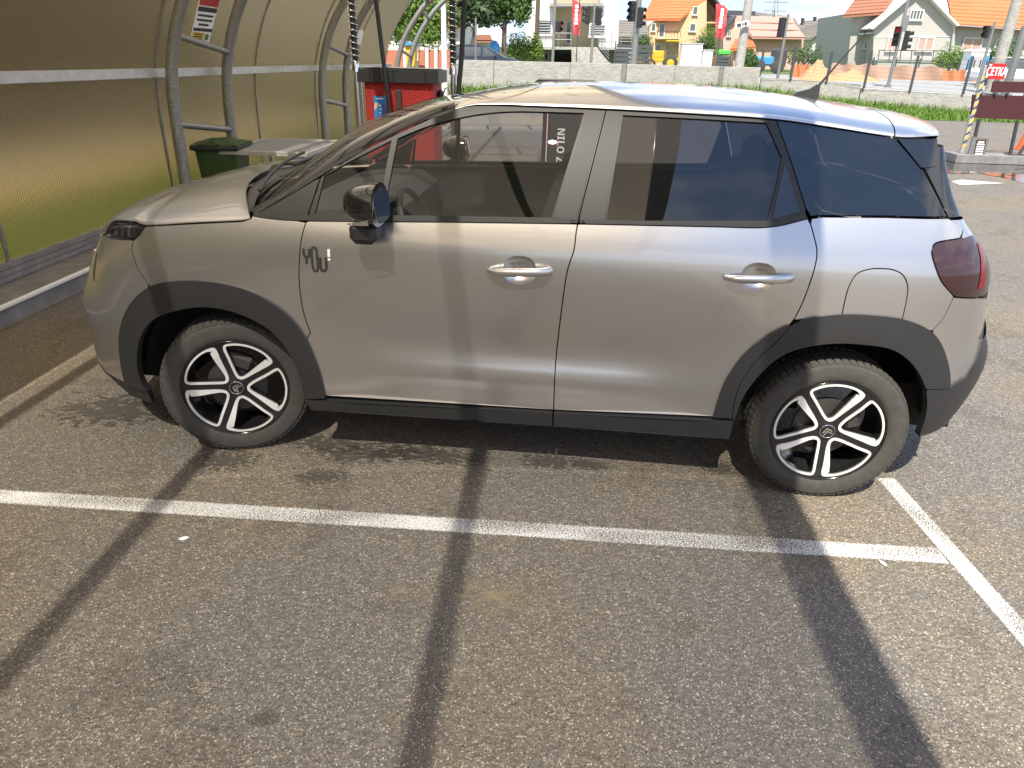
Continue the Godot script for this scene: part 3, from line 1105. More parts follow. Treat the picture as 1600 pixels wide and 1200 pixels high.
	# --- wings
	var fender := chain([rev(xr.call(Bb, -1.089, -.857)), v2([-1.097, 1.090, -1.129, 1.078, -1.346, 1.059, -1.546, 1.040]), v2([-1.575, 1.007, -1.613, .981]), soft(v2([-1.613, .981, -1.63, .94, -1.612, .874, -1.571, .793])), towards(rev(xr.call(AoF, -1.565, -.905)), Vector2(-1.3, .3), .008), rev(below.call(above.call(F, .60), 1.092))])
	both(c, "front_wing", panel(fender), P)
	var flap := soft(v2([1.237, .84, 1.236, .90, 1.240, .955, 1.259, 1.001, 1.300, 1.020, 1.34, 1.024, 1.384, 1.022, 1.425, 1.002, 1.450, .957, 1.458, .90, 1.461, .838]), .015)
	var quarter := chain([below.call(above.call(Rr, .79), 1.185), towards(xr.call(AoR, 1.10, 1.236), Vector2(1.3, .3), .008), flap, towards(xr.call(AoR, 1.462, 1.62), Vector2(1.3, .3), .008), soft(v2([1.627, .794, 1.669, .848, 1.695, .928])), soft(v2([1.684, .936, 1.603, .985, 1.553, 1.043, 1.529, 1.087, 1.535, 1.113, 1.578, 1.127, 1.719, 1.137])), soft(v2([1.785, 1.166, 1.70, 1.190, 1.633, 1.204])), v2([1.329, 1.199, 1.113, 1.191, 1.074, 1.184])])
	both(c, "rear_wing", panel(quarter), P)
	both(c, "fuel_flap", panel(chain([flap, v2([1.40, .836, 1.30, .836])])), P)
	# --- bumpers
	var bumper := chain([soft(v2([-1.613, .981, -1.63, .94, -1.612, .874, -1.571, .793])), towards(xr.call(AoF, -1.83, -1.58), Vector2(-1.3, .3), .008), v2([-1.927, .292, -2.116, .305, -2.3, .32, -2.7, .33, -2.7, .925, -2.3, .932, -2.0, .955, -1.848, .984, -1.777, .977, -1.632, .981])])
	both(c, "front_bumper", panel(bumper, 0.0, 0.002, [], 0.04), P)
	both(c, "front_valance", panel(chain([v2([-1.70, .29, -1.828, .279, -1.927, .290, -2.116, .303, -2.3, .318, -2.7, .328, -2.7, .19, -2.1, .2, -1.72, .2])]), 0.002, 0.0, [], 0.05, 0.02), A)
	both(c, "lower_grille", panel(v2([-2.28, .40, -2.7, .40, -2.7, .62, -2.28, .60]), 0.003, 0.0, [], 0.05, 0.004), M.inner_black)
	both(c, "dark_crease_strip", panel(soft(v2([-1.962, .905, -1.974, .852, -1.970, .808, -1.948, .768, -1.938, .770, -1.938, .814, -1.946, .858]), .02, true), 0.0015, 0.0, [], 0.02, 0.004), M.gloss_black)  # flat dark strip standing in for the shaded crease in the bumper
	both(c, "chrome_bar", panel(v2([-2.05, .875, -2.7, .865, -2.7, .885, -2.05, .895]), 0.006, 0.0, [], 0.05, 0.006), M.chrome)
	var rb := chain([v2([1.627, .794]), soft(v2([1.627, .794, 1.669, .848, 1.695, .926])), v2([1.742, .922, 1.918, .910, 2.1, .885, 2.25, .80, 2.7, .79, 2.7, .70, 2.065, .70, 1.993, .640, 1.92, .568, 1.814, .540]), towards(rev(xr.call(AoR, 1.63, 1.812)), Vector2(1.3, .3), .008)])
	both(c, "rear_bumper", panel(rb, 0.0, 0.002), P)
	var rl := chain([v2([1.812, .543, 1.92, .571, 1.993, .644, 2.065, .715, 2.3, .74, 2.7, .74, 2.7, .34, 2.2, .345, 1.95, .335, 1.76, .318]), rev(below.call(xr.call(AiR, 1.66, 1.752), .55)), v2([1.672, .548])])
	both(c, "rear_valance", panel(rl, 0.010, 0.0015, [], 0.04, 0.03), A)
	# --- cladding
	both(c, "arch_cladding", panel(chain([AoF, rev(AiF)]), 0.013, 0.001, [], 0.03, 0.03), A)
	var cut := below.call(Rr, .80)
	both(c, "arch_cladding", panel(chain([xr.call(AoR, 1.075, 1.82), v2([1.672, .550]), rev(xr.call(above.call(AiR, .55), .9, 1.665)), rev(below.call(AiR, .55).slice(0, 8)) if false else rev(xr.call(below.call(AiR, .56), .9, 1.1)), rev(cut)]), 0.013, 0.0015, [], 0.03, 0.03), A)
	both(c, "door_cladding", panel(chain([xr.call(AoR, .82, 1.055), cut]), 0.013, 0.0015, [], 0.03, 0.03), A)
	both(c, "sill_trim", panel(v2([-.95, .298, .155, .317, .155, .244, -.93, .244]), 0.012, 0.001, [], 0.04, 0.06), A)
	both(c, "sill_trim", panel(v2([.160, .317, .912, .349, .910, .255, .160, .244]), 0.012, 0.001, [], 0.04, 0.06), A)
	# --- tail
	var lamp := soft(v2([1.529, 1.087, 1.535, 1.113, 1.578, 1.127, 1.719, 1.137, 1.90, 1.142, 2.02, 1.12, 2.07, 1.05, 2.05, .95, 1.99, .918, 1.918, .914, 1.742, .924, 1.684, .936, 1.603, .985, 1.553, 1.043]), .02, true)
	var lamps := both(c, "tail_lamp", panel(lamp, -0.018, 0.003, [], 0.04, 0.0), M.tail_red)
	var lens := panel(lamp, 0.004, 0.003, [], 0.03, 0.02)
	var guide := panel(v2([1.86, .95, 1.93, .95, 1.95, 1.11, 1.90, 1.11]), 0.006, 0.0, [], 0.03, 0.004)
	for k in 2:
		part(lamps[k], "lens", lens if k == 0 else lens.mirrored(), M.tail_lens)
		part(lamps[k], "light_guide", guide if k == 0 else guide.mirrored(), M.tail_red)
	both(c, "tailgate", panel(chain([v2([1.645, 1.199, 1.70, 1.187, 1.775, 1.163, 1.735, 1.134, 1.90, 1.136, 2.015, 1.116, 2.062, 1.05, 2.045, .945, 2.12, .885, 2.25, .805, 2.7, .795, 2.7, 1.195])]), 0.0, 0.002, [], 0.04), P)
	both(c, "rear_window", panel(v2([1.47, 1.37, 1.645, 1.208, 2.7, 1.205, 2.7, 1.46, 1.56, 1.44]), -0.002, 0.0, [], 0.05, 0.01), M.quarter_glass)
	both(c, "side_quarter_window", panel(chain([v2([1.07, 1.192, 1.113, 1.196, 1.329, 1.204, 1.628, 1.209]), v2([1.45, 1.367, 1.361, 1.459]), rev(xr.call(Dr, .936, 1.35)), above.call(Rr, 1.2)]), 0.0, 0.002, [], 0.04, 0.02), M.quarter_glass)
	both(c, "spoiler_fin", panel(v2([1.366, 1.461, 1.56, 1.467, 1.55, 1.375, 1.452, 1.368]), 0.001, 0.001, [], 0.04, 0.02), M.gloss_black)
	# --- roof, spoiler, pillars, windscreen, bonnet
	var g := G.new()
	g.grid(40, 36, func(v: float, w: float) -> Vector3:
		var u := sin((w - 0.5) * PI)
		var x0 := -0.30 - 0.12 * (1.0 - u * u)
		var x1 := 1.352 + 0.05 * (1.0 - u * u)
		return roof_point(lerpf(x0, x1, v), u))
	g.orient(up_ok)
	var rf := part(c, "roof", g, P)
	g = G.new()
	g.grid(16, 36, func(v: float, w: float) -> Vector3:
		var u := sin((w - 0.5) * PI)
		var x0 := 1.357 + 0.05 * (1.0 - u * u)
		var x1 := 1.575 + 0.12 * (1.0 - u * u)
		var q := roof_point(lerpf(x0, x1, v), u)
		q.y -= 0.012 * pow(v, 4.0)
		return q)
	g.grid(1, 36, func(v: float, w: float) -> Vector3:
		var u := sin((w - 0.5) * PI)
		var q := roof_point(1.575 + 0.12 * (1.0 - u * u), u)
		q.y -= 0.012
		return q if v == 0.0 else Vector3(q.x - 0.012, minf(q.y - 0.022, 1.478), q.z))
	g.grid(4, 36, func(v: float, w: float) -> Vector3:
		var u := sin((w - 0.5) * PI)
		var q := roof_point(1.575 + 0.12 * (1.0 - u * u), u)
		return Vector3(lerpf(q.x - 0.012, 1.40, v), minf(lerpf(q.y - 0.034, 1.462, minf(1.0, v * 1.5)), 1.478), lerpf(q.z, u * 0.64, v)))
	part(c, "spoiler", g, P)
	var lin := G.new()
	lin.grid(20, 20, func(v: float, w: float) -> Vector3:
		var u := (w - 0.5) * 2.0
		var q := roof_point(lerpf(-0.42, 1.5, v), u * 0.97)
		return q + Vector3(0, -0.03, 0))
	part(rf, "headlining", lin, M.liner_grey)
	# windscreen edge
	var we := [Vector3(-1.15, 1.10, .775), Vector3(-1.021, 1.168, .74), Vector3(-.897, 1.252, .71), Vector3(-.723, 1.380, .64), Vector3(-.598, 1.443, .60), Vector3(-.497, 1.486, .575), Vector3(-.369, 1.528, .555), Vector3(-.30, 1.540, .548)]
	var wedge := func(t: float) -> Vector3:
		var f := t * (we.size() - 1)
		var i := mini(int(f), we.size() - 2)
		return we[i].cubic_interpolate(we[i + 1], we[maxi(i - 1, 0)], we[mini(i + 2, we.size() - 1)], f - i)
	var dk := xr.call(Dr, -1.08, -.30) as PackedVector2Array
	var drip := func(t: float) -> Vector3:
		var f := t * (dk.size() - 1)
		var i := mini(int(f), dk.size() - 2)
		var p := dk[i].lerp(dk[i + 1], f - i)
		return side(p.x, p.y + 0.004)
	g = G.new()
	g.grid(40, 8, func(t: float, w: float) -> Vector3:
		var a: Vector3 = drip.call(t)
		var b: Vector3 = wedge.call(t)
		var q := a.lerp(b, w)
		return q + Vector3(-0.3, 0.55, 0.75).normalized() * 0.016 * sin(PI * w))
	g.orient(left_ok)
	both(c, "windscreen_pillar", g, M.gloss_black)
	g = G.new()
	g.grid(24, 24, func(t: float, w: float) -> Vector3:
		var e: Vector3 = wedge.call(t)
		var u := (w - 0.5) * 2.0
		return Vector3(e.x - lerpf(.17, .10, t) * (1.0 - u * u), e.y - 0.006 + lerpf(.03, .0, t) * (1.0 - u * u), e.z * u))
	g.orient(up_ok)
	part(c, "windscreen", g, M.window_glass)
	# bonnet: from its shut line up to the spine
	var Hs := soft(v2([-1.10, 1.094, -1.129, 1.083, -1.346, 1.064, -1.546, 1.045, -1.60, 1.057, -1.759, 1.052, -1.813, 1.033, -1.87, .99, -2.0, .963, -2.3, .94, -2.7, .932]), .03)
	var spine := v2([0, -1.36, .2, -1.55, .45, -1.78, .7, -1.97, 1.0, -2.0])
	var spine_y := v2([-2.06, .93, -2.0, .985, -1.9, 1.045, -1.78, 1.088, -1.62, 1.128, -1.45, 1.163, -1.36, 1.178, -1.0, 1.2])
	var nose_x := side(-2.7, .935).x
	var bon := func(q: float, a: float) -> Vector3:
		var f := q * (Hs.size() - 1)
		var i := mini(int(f), Hs.size() - 2)
		var p := Hs[i].lerp(Hs[i + 1], f - i)
		var e := side(p.x, p.y)
		var sx := lerpf(-1.37, nose_x, pow(q, 0.9))
		var s := Vector3(sx, maxf(lut(spine_y, sx), e.y), 0.0)
		var rise := pow(maxf(0.0, 1.0 - pow(1.0 - a, 2.1)), 1.0 / 2.1)
		var pl := e.lerp(s, a)
		if q < 0.35:   # rear edge bows forward from the corner
			pl.x -= 0.05 * sin(PI * minf(a * 1.2, 1.0)) * (1.0 - q / 0.35)
		return Vector3(pl.x, e.y + (s.y - e.y) * rise, pl.z)
	g = G.new()
	g.grid(60, 24, func(q: float, w: float) -> Vector3: return bon.call(q, 1.0 - cos(w * PI / 2)))
	g.orient(func(_p: Vector3, n: Vector3) -> bool: return n.y + 0.6 * n.z - 0.25 * n.x >= 0.0)
	var g2 := g.mirrored()
	var off := g.v.size()
	g.v.append_array(g2.v); g.n.append_array(g2.n); g.uv.append_array(g2.uv)
	for i in g2.ix: g.ix.append(i + off)
	part(c, "bonnet", g, P)
	# cowl below the windscreen, wipers
	g = G.new()
	g.grid(6, 24, func(v: float, w: float) -> Vector3:
		var u := (w - 0.5) * 2.0
		var a: Vector3 = bon.call(0.0, 1.0 - absf(u))
		a.z *= signf(u) if u != 0 else 1.0
		a.y -= 0.022
		var e: Vector3 = wedge.call(0.05)
		var b := Vector3(e.x - .165 * (1.0 - u * u), e.y + .025 * (1.0 - u * u), e.z * u)
		return a.lerp(b, v))
	g.orient(up_ok)
	part(c, "cowl", g, M.black_plastic)
	for w in [[.62, -.05, .10], [-.02, -.60, .07]]:
		var wg := G.new()
		var pts := []
		for i in 9:
			var t := i / 8.0
			var z: float = lerpf(w[0], w[1], t)
			var u := z / .75
			pts.append(Vector3(-1.15 - .165 * (1.0 - u * u) + .05 + .05 * t, 1.135 + .03 * (1.0 - u * u) + w[2] * .6 * t + 0.015, z))
		wg.tube(pts, 0.008, 8)
		part(c, "wiper", wg, M.black_plastic)
	# headlamps
	var hl := soft(v2([-1.848, .984, -1.813, 1.029, -1.759, 1.048, -1.59, 1.053, -1.552, 1.042, -1.575, 1.007, -1.632, .983, -1.777, .979]), .02, true)
	var heads := both(c, "headlamp", panel(hl, -0.02, 0.002, [], 0.03, 0.0), M.gloss_black)
	var hlens := panel(hl, 0.004, 0.003, [], 0.03, 0.02)
	for k in 2:
		part(heads[k], "lens", hlens if k == 0 else hlens.mirrored(), M.clear_lens)
		for q in [[-1.76, -1.755], [-1.70, -1.695], [-1.655, -1.65]]:
			var b := panel(v2([q[0], .995, q[1] + .006, .995, q[1] + .01, 1.035, q[0] + .004, 1.035]), -0.006, 0.0, [], 0.05, 0.01)
			part(heads[k], "reflector_rib", b if k == 0 else b.mirrored(), M.chrome)
		var b2 := panel(v2([-1.80, 1.02, -1.59, 1.038, -1.59, 1.042, -1.80, 1.025]), -0.004, 0.0, [], 0.05, 0.006)
		part(heads[k], "light_bar", b2 if k == 0 else b2.mirrored(), M.chrome)
	# mirrors
	var mir := G.new()
	mir.grid(36, 18, func(a: float, b: float) -> Vector3:
		var th := TAU * a
		var r := pow(sin(b * PI / 2), .82)
		var cy := signf(sin(th)) * pow(absf(sin(th)), .82)
		var cz := signf(cos(th)) * pow(absf(cos(th)), .82)
		return Vector3(-.532 - .142 * pow(cos(b * PI / 2), .9), 1.187 + cy * r * (.080 if cy > 0 else .072), .945 + cz * r * .108 - .03 * (1.0 - b)))
	mir.orient(func(p: Vector3, n: Vector3) -> bool: return n.dot(p - Vector3(-.545, 1.187, .94)) >= 0)
	mir.prism(oval(Vector2(0, .004), .108, .076, 36, 2.5), Transform3D(Basis(Vector3(0, 0, -1), Vector3.UP, Vector3.RIGHT), Vector3(-.530, 1.183, .945)), 0.004)
	var mirrors := both(c, "door_mirror", mir, M.gloss_black)
	var foot := G.new()
	foot.box(Vector3(-.600, 1.080, .915), Vector3(.105, .085, .125), Basis(), 0.022)
	var ind := G.new()
	ind.grid(10, 3, func(a: float, b: float) -> Vector3:
		var th := lerpf(1.95, 1.15, a)
		return Vector3(-.590 + cos(th) * .100, 1.128 + 0.022 * b * (0.35 + 0.65 * a), .945 + pow(sin(th), .75) * (.098 + 0.006 * b)))
	ind.orient(left_ok)
	var mg := G.new()
	mg.prism(oval(Vector2(0, 0), .086, .060, 28, 3.0), Transform3D(Basis(Vector3.BACK, .10) * Basis(Vector3.UP, -.05) * Basis(Vector3(0, 0, -1), Vector3.UP, Vector3.RIGHT), Vector3(-.5215, 1.186, .945)), 0.003)
	for k in 2:
		part(mirrors[k], "mirror_foot", foot if k == 0 else foot.mirrored(), M.black_plastic)
		part(mirrors[k], "indicator", ind if k == 0 else ind.mirrored(), M.chrome)
		part(mirrors[k], "mirror_glass", mg if k == 0 else mg.mirrored(), M.mirror_glass)
	# aerial
	g = G.new()
	g.prism(v2([1.115, 1.565, 1.15, 1.592, 1.20, 1.605, 1.228, 1.625, 1.238, 1.62, 1.240, 1.565]), Transform3D(Basis(), Vector3(0, 0, .014)), 0.028)
	g.tube([Vector3(1.228, 1.61, 0), Vector3(1.30, 1.715, 0)], 0.006, 8, true, 0.004)
	g.tube([Vector3(1.30, 1.715, 0), Vector3(1.386, 1.832, 0)], 0.0036, 8)
	part(c, "aerial", g, M.black_plastic)
	# underbody and wheel wells
	g = G.new()
	g.box(Vector3(0, .27, 0), Vector3(1.7, .1, 1.5))
	g.box(Vector3(-1.85, .32, 0), Vector3(.35, .2, 1.15))
	g.box(Vector3(1.75, .36, 0), Vector3(.3, .2, 1.2))
	part(c, "underbody", g, M.inner_black)
	for x in [-1.32, 1.325]:
		g = G.new()
		g.lathe([Vector2(.405, .785), Vector2(.415, .70), Vector2(.415, .42), Vector2(.05, .41)], Transform3D(Basis(), Vector3(x, .335, 0)), 30, (-.12 if x < 0 else .02), PI + (.02 if x < 0 else .16))
		both(c, "wheel_well", g, M.inner_black)
	# interior
	g = G.new()
	g.prism(v2([-1.12, 1.06, -.95, 1.085, -.76, 1.085, -.66, 1.02, -.64, .72, -1.12, .72]), Transform3D(Basis(), Vector3(0, 0, .70)), 1.40)
	var dash := part(c, "dashboard", g, M.dash_grey)
	g = G.new()
	g.box(Vector3(-.70, 1.075, .37), Vector3(.10, .07, .30), Basis(), .02)
	part(dash, "instrument_hood", g, M.black_plastic)
	g = G.new()
	var ring := []
	for i in 33:
		var a := TAU * i / 32
		ring.append(Vector3(-.52, .98, .37) + Basis(Vector3.BACK, .42) * Vector3(0, cos(a) * .185, sin(a) * .185))
	g.tube(ring, .016, 8, false)
	g.beam(Vector3(-.52, .98, .20), Vector3(-.52, .98, .54), .02, .05, Vector3.RIGHT)
	g.box(Vector3(-.515, .97, .37), Vector3(.05, .10, .14), Basis(Vector3.BACK, .42), .015)
	part(c, "steering_wheel", g, M.black_plastic)
	var cab := G.new()
	cab.box(Vector3(.1, .38, 0), Vector3(2.2, .04, 1.45))
	part(c, "cabin_floor", cab, M.inner_black)
	for q in [[-.22, .37], [-.22, -.37], [.66, .42], [.66, -.42], [.66, 0.0]]:
		var rear: bool = q[0] > .3
		var sw := .46 if not rear else .40
		g = G.new()
		g.box(Vector3(q[0], .60, q[1]), Vector3(.52, .20, sw), Basis(Vector3.BACK, .08), .05)
		var st := part(c, "seat", g, M.seat_fabric)
		g = G.new()
		g.box(Vector3(q[0] + .30, .93, q[1]), Vector3(.15, .66, sw), Basis(Vector3.BACK, -.30), .05)
		part(st, "backrest", g, M.seat_fabric if not rear else M.seat_red)
		g = G.new()
		g.box(Vector3(q[0] + .43, 1.33 if not rear else 1.29, q[1]), Vector3(.10, .19 if not rear else .15, .26), Basis(Vector3.BACK, -.2), .04)
		part(st, "headrest", g, M.seat_fabric)
	g = G.new()
	g.box(Vector3(-.46, 1.44, 0), Vector3(.03, .07, .22), Basis(), .012)
	g.tube([Vector3(-.46, 1.46, 0), Vector3(-.50, 1.50, 0)], .01, 6)
	part(c, "interior_mirror", g, M.black_plastic)
	# decal on the front door
	var px := func(x: float, y: float) -> Vector2:
		return Vector2(-.884 + (x - 473.0) * .00267 - (y - 388.0) * .0001, .985 + (x - 473.0) * .00013 - (y - 388.0) * .00272)
	var sw2 := .0112
	var f := func(p: Vector2) -> Array: return skin(p, .0016)
	var deco := []
	deco.append([stroke(PackedVector2Array([px.call(475, 388), px.call(475, 396), px.call(477, 400), px.call(479, 401), px.call(479, 411)]), sw2), []])
	deco.append([stroke(PackedVector2Array([px.call(484, 388), px.call(484, 396), px.call(482, 400), px.call(479, 401.5)]), sw2), []])
	deco.append([oval(px.call(491.8, 404), .0165, .053, 28, 3.2), [oval(px.call(491.8, 404), .0062, .043, 28, 3.2)]])
	deco.append([stroke(PackedVector2Array([px.call(500.5, 401), px.call(500.5, 417), px.call(502, 420.5), px.call(505, 421.5), px.call(508, 420.5), px.call(509.5, 417), px.call(509.5, 401)]), sw2), []])
	for d in deco:
		var lg := G.new()
		patch(lg, d[0], d[1], .008, f)
		part(doors[0], "decal_letter", lg, M.decal_dark)
	for d in [[388.5, 400.0], [402.0, 405.5]]:
		var lg := G.new()
		patch(lg, PackedVector2Array([px.call(512.2, d[0]), px.call(516.2, d[0]), px.call(516.2, d[1]), px.call(512.2, d[1])]), [], .01, f)
		part(doors[0], "decal_letter", lg, M.white_print)
	# wheels
	for q in [[-1.302, 1.0, deg_to_rad(17.9), 66.0], [1.302, 1.0, 0.0, 18.0], [-1.302, -1.0, PI + deg_to_rad(17.9), 40.0], [1.302, -1.0, PI, 10.0]]:
		wheel(c, Vector3(q[0], .32, .76 * q[1]), q[2], deg_to_rad(q[3]))

var wheel_meshes := []
func petal(scale := 1.0) -> Array:
	# rounded triangle pointing to the hub along -x; returns outer outline and inner outline
	var o := soft(v2([.047, -.011, .047, .011, .066, .031, .10, .056, .135, .081, .163, .102, .182, .107, .199, .087, .2145, .048, .2205, 0, .2145, -.048, .199, -.087, .182, -.107, .163, -.102, .135, -.081, .10, -.056, .066, -.031]), .010, true)
	var r := PackedVector2Array()
	var m := o.size()
	for i in m:
		var d := (o[(i + 1) % m] - o[(i - 1 + m) % m]).normalized()
		var n := Vector2(-d.y, d.x)
		var a := o[i]
		var w := .0075
		if a.x < .185 and a.y < 0.0: w = lerpf(.011, .027, clampf((a.x - .06) / .10, 0.0, 1.0))
		elif a.x < .185: w = .0095
		if a.x >= .165 and a.y < -.04: w = lerpf(.027, .0075, clampf((a.x - .165) / .04, 0.0, 1.0))
		r.append(a + (n if not Geometry2D.is_polygon_clockwise(o) else -n) * w * 1.18)
	return [o, r]

func wheel(c: Node3D, at_: Vector3, turn: float, spin: float) -> void:
	var root := Node3D.new()
	root.name = "wheel"
	c.add_child(root, true)
	root.transform = Transform3D(Basis(Vector3.UP, turn) * Basis(Vector3.BACK, spin), at_)
	if wheel_meshes.is_empty():
		var prof := []
		for p in [[.212, -.088], [.235, -.098], [.265, -.1025], [.295, -.098], [.309, -.088], [.315, -.074], [.3165, -.04], [.3170, 0], [.3165, .04], [.315, .074], [.309, .088], [.300, .096], [.2985, .0955], [.297, .0985], [.270, .1025], [.248, .099], [.234, .093], [.228, .084]]:
			prof.append(Vector2(p[0], p[1]))
		var g := G.new()
		g.lathe(prof, Transform3D(), 72)
		wheel_meshes.append(["tyre", g.mesh(), M.tyre_rubber])
		g = G.new()
		for k in 66:
			var a := TAU * k / 66
			var b := Basis(Vector3.BACK, a)
			for z in [[.072, .036, .014], [-.072, .036, .014]]:
				g.box(b * Vector3(.3130, 0, z[0]), Vector3(.012, .0235, z[1]), b * Basis(Vector3.UP, -.30 * signf(z[0])), .002)
			for z in [.026, -.026]:
				g.box(b * Vector3(.3165, .006, z), Vector3(.008, .025, .040), b * Basis(Vector3.RIGHT, .35), .0)
		wheel_meshes.append(["tread", g.mesh(), M.tyre_rubber])
		g = G.new()
		var pr := []
		for p in [[.205, -.09], [.200, -.02], [.212, .05], [.2265, .080], [.2315, .0895], [.2315, .094], [.228, .095], [.2255, .090]]:
			pr.append(Vector2(p[0], p[1]))
		g.lathe(pr, Transform3D(), 60)
		wheel_meshes.append(["rim_barrel", g.mesh(), M.rim_black])
		# face disc with five openings
		g = G.new()
		var holes := []
		var pet := petal()
		for k in 5:
			var h := PackedVector2Array()
			for p in pet[1]: h.append(p.rotated(TAU * k / 5))
			holes.append(h)
		var fz := func(p: Vector2) -> Array:
			var r := p.length()
			var z := .072 + .016 * smoothstep(.05, .19, r) + .006 * exp(-pow(r / .05, 2))
			return [Vector3(p.x, p.y, z), Vector3(-p.x * .12 / maxf(r, .01), -p.y * .12 / maxf(r, .01), 1).normalized()]
		patch(g, oval(Vector2.ZERO, .2265, .2265, 72), holes, .02, fz)
		for h in holes:
			hem(g, rev(h), .045, func(p: Vector2) -> Array: return [fz.call(p)[0], Vector3(p.x * .0, p.y * .0, 1.0)])
		wheel_meshes.append(["wheel_face", g.mesh(), M.rim_black])
		for k in 5:
			g = G.new()
			var m: int = pet[0].size()
			for i in m:
				var j := (i + 1) % m
				var q := []
				for p in [pet[0][i], pet[0][j], pet[1][j], pet[1][i]]:
					var w: Vector2 = p.rotated(TAU * k / 5)
					q.append(fz.call(w)[0] + Vector3(0, 0, .004))
				g.face(q, Vector3.BACK)
				for e in [[0, 1], [3, 2]]:
					g.face([q[e[0]], q[e[1]], q[e[1]] - Vector3(0, 0, .012), q[e[0]] - Vector3(0, 0, .012)], (q[0] - q[3]) * (1.0 if e[0] == 0 else -1.0))
			wheel_meshes.append(["spoke_trim", g.mesh(), M.rim_silver])
		g = G.new()
		g.lathe([Vector2(.13, .02), Vector2(.132, .03), Vector2(.128, .034), Vector2(.05, .034), Vector2(.0, .034)], Transform3D(), 40)
		wheel_meshes.append(["brake_disc", g.mesh(), M.brake_steel])
		g = G.new()
		g.box(Vector3(.11, .03, .025), Vector3(.07, .13, .06), Basis(), .015)
		wheel_meshes.append(["brake_caliper", g.mesh(), M.brake_steel])
		g = G.new()
		g.lathe([Vector2(.0315, .07), Vector2(.0315, .083), Vector2(.0305, .0845), Vector2(.029, .0845), Vector2(.0285, .083)], Transform3D(), 32)
		wheel_meshes.append(["hub_ring", g.mesh(), M.chrome])
		g = G.new()
		g.lathe([Vector2(.0285, .082), Vector2(.015, .083), Vector2(.0, .083)], Transform3D(), 24)
		wheel_meshes.append(["hub_cap", g.mesh(), M.rim_black])
		g = G.new()
		for o in [.0, -.013]:
			g.prism(v2([-.019, -.012 + o, .0, .004 + o, .019, -.012 + o, .019, -.004 + o, .0, .012 + o, -.019, -.004 + o]), Transform3D(Basis(), Vector3(0, .006, .0855)), .003)
		wheel_meshes.append(["hub_emblem", g.mesh(), M.chrome])
		for w in wheel_meshes:
			(w[1] as ArrayMesh).surface_set_material(0, w[2])
	for w in wheel_meshes:
		same(root, w[0], w[1], Transform3D())

# ------------------------------------------------------------------ things in the yard
func text_part(parent: Node3D, called: String, txt: String, h: float, xf: Transform3D, m: Material, font := "Droid Sans", bold := 700) -> void:
	var t := TextMesh.new()
	var f := SystemFont.new()
	f.font_names = PackedStringArray([font])
	f.font_weight = bold
	t.font = f
	t.text = txt
	t.font_size = 64
	t.pixel_size = h / 46.0
	t.depth = 0.004
	t.material = m
	var o := MeshInstance3D.new()
	o.name = called
	o.mesh = t
	o.transform = xf
	parent.add_child(o, true)

func bx(parent: Node3D, called: String, c: Vector3, s: Vector3, m: Material, bev := 0.0, b := Basis()) -> MeshInstance3D:
	var g := G.new()
	g.box(c, s, b, bev)
	return part(parent, called, g, m)

func spring_post(label: String, x: float, z: float, sway: float) -> void:
	var t := thing("hose_post", label, "hose post", Vector3(x, 0, z), 0.0, "stainless hose posts beside the wash terminals")
	var g := G.new()
	g.tube([Vector3(0, 0, 0), Vector3(0, 1.62, 0)], 0.024, 14)
	g.tube([Vector3(0.045, 0.3, 0), Vector3(0.045, 1.55, 0)], 0.012, 10)
	var post := part(t, "post", g, M.stainless)
	g = G.new()
	g.lathe([Vector2(0.036, -0.05), Vector2(0.036, 0.0), Vector2(0.03, 0.012), Vector2(0.03, 0.03), Vector2(0.02, 0.04)], Transform3D(Basis(Vector3.RIGHT, -PI / 2), Vector3(0, 1.60, 0)), 18)
	part(post, "collar", g, M.chrome)
	g = G.new()
	g.tube([Vector3(0, 1.6, 0), Vector3(0, 2.2, 0), Vector3(0.01, 2.7, 0), Vector3(0.05, 3.3, 0.05), Vector3(sway, 3.6, 0.2)], 0.027, 12)
	part(t, "hose", g, M.rubber_hose)
	g = G.new()
	var p := []
	for i in 16 * 26:
		var a := TAU * i / 16.0
		p.append(Vector3(cos(a) * 0.041, 1.63 + 0.052 * i / 16.0, sin(a) * 0.041))
	g.tube(p, 0.0045, 6)
	part(t, "coil_spring", g, M.stainless)

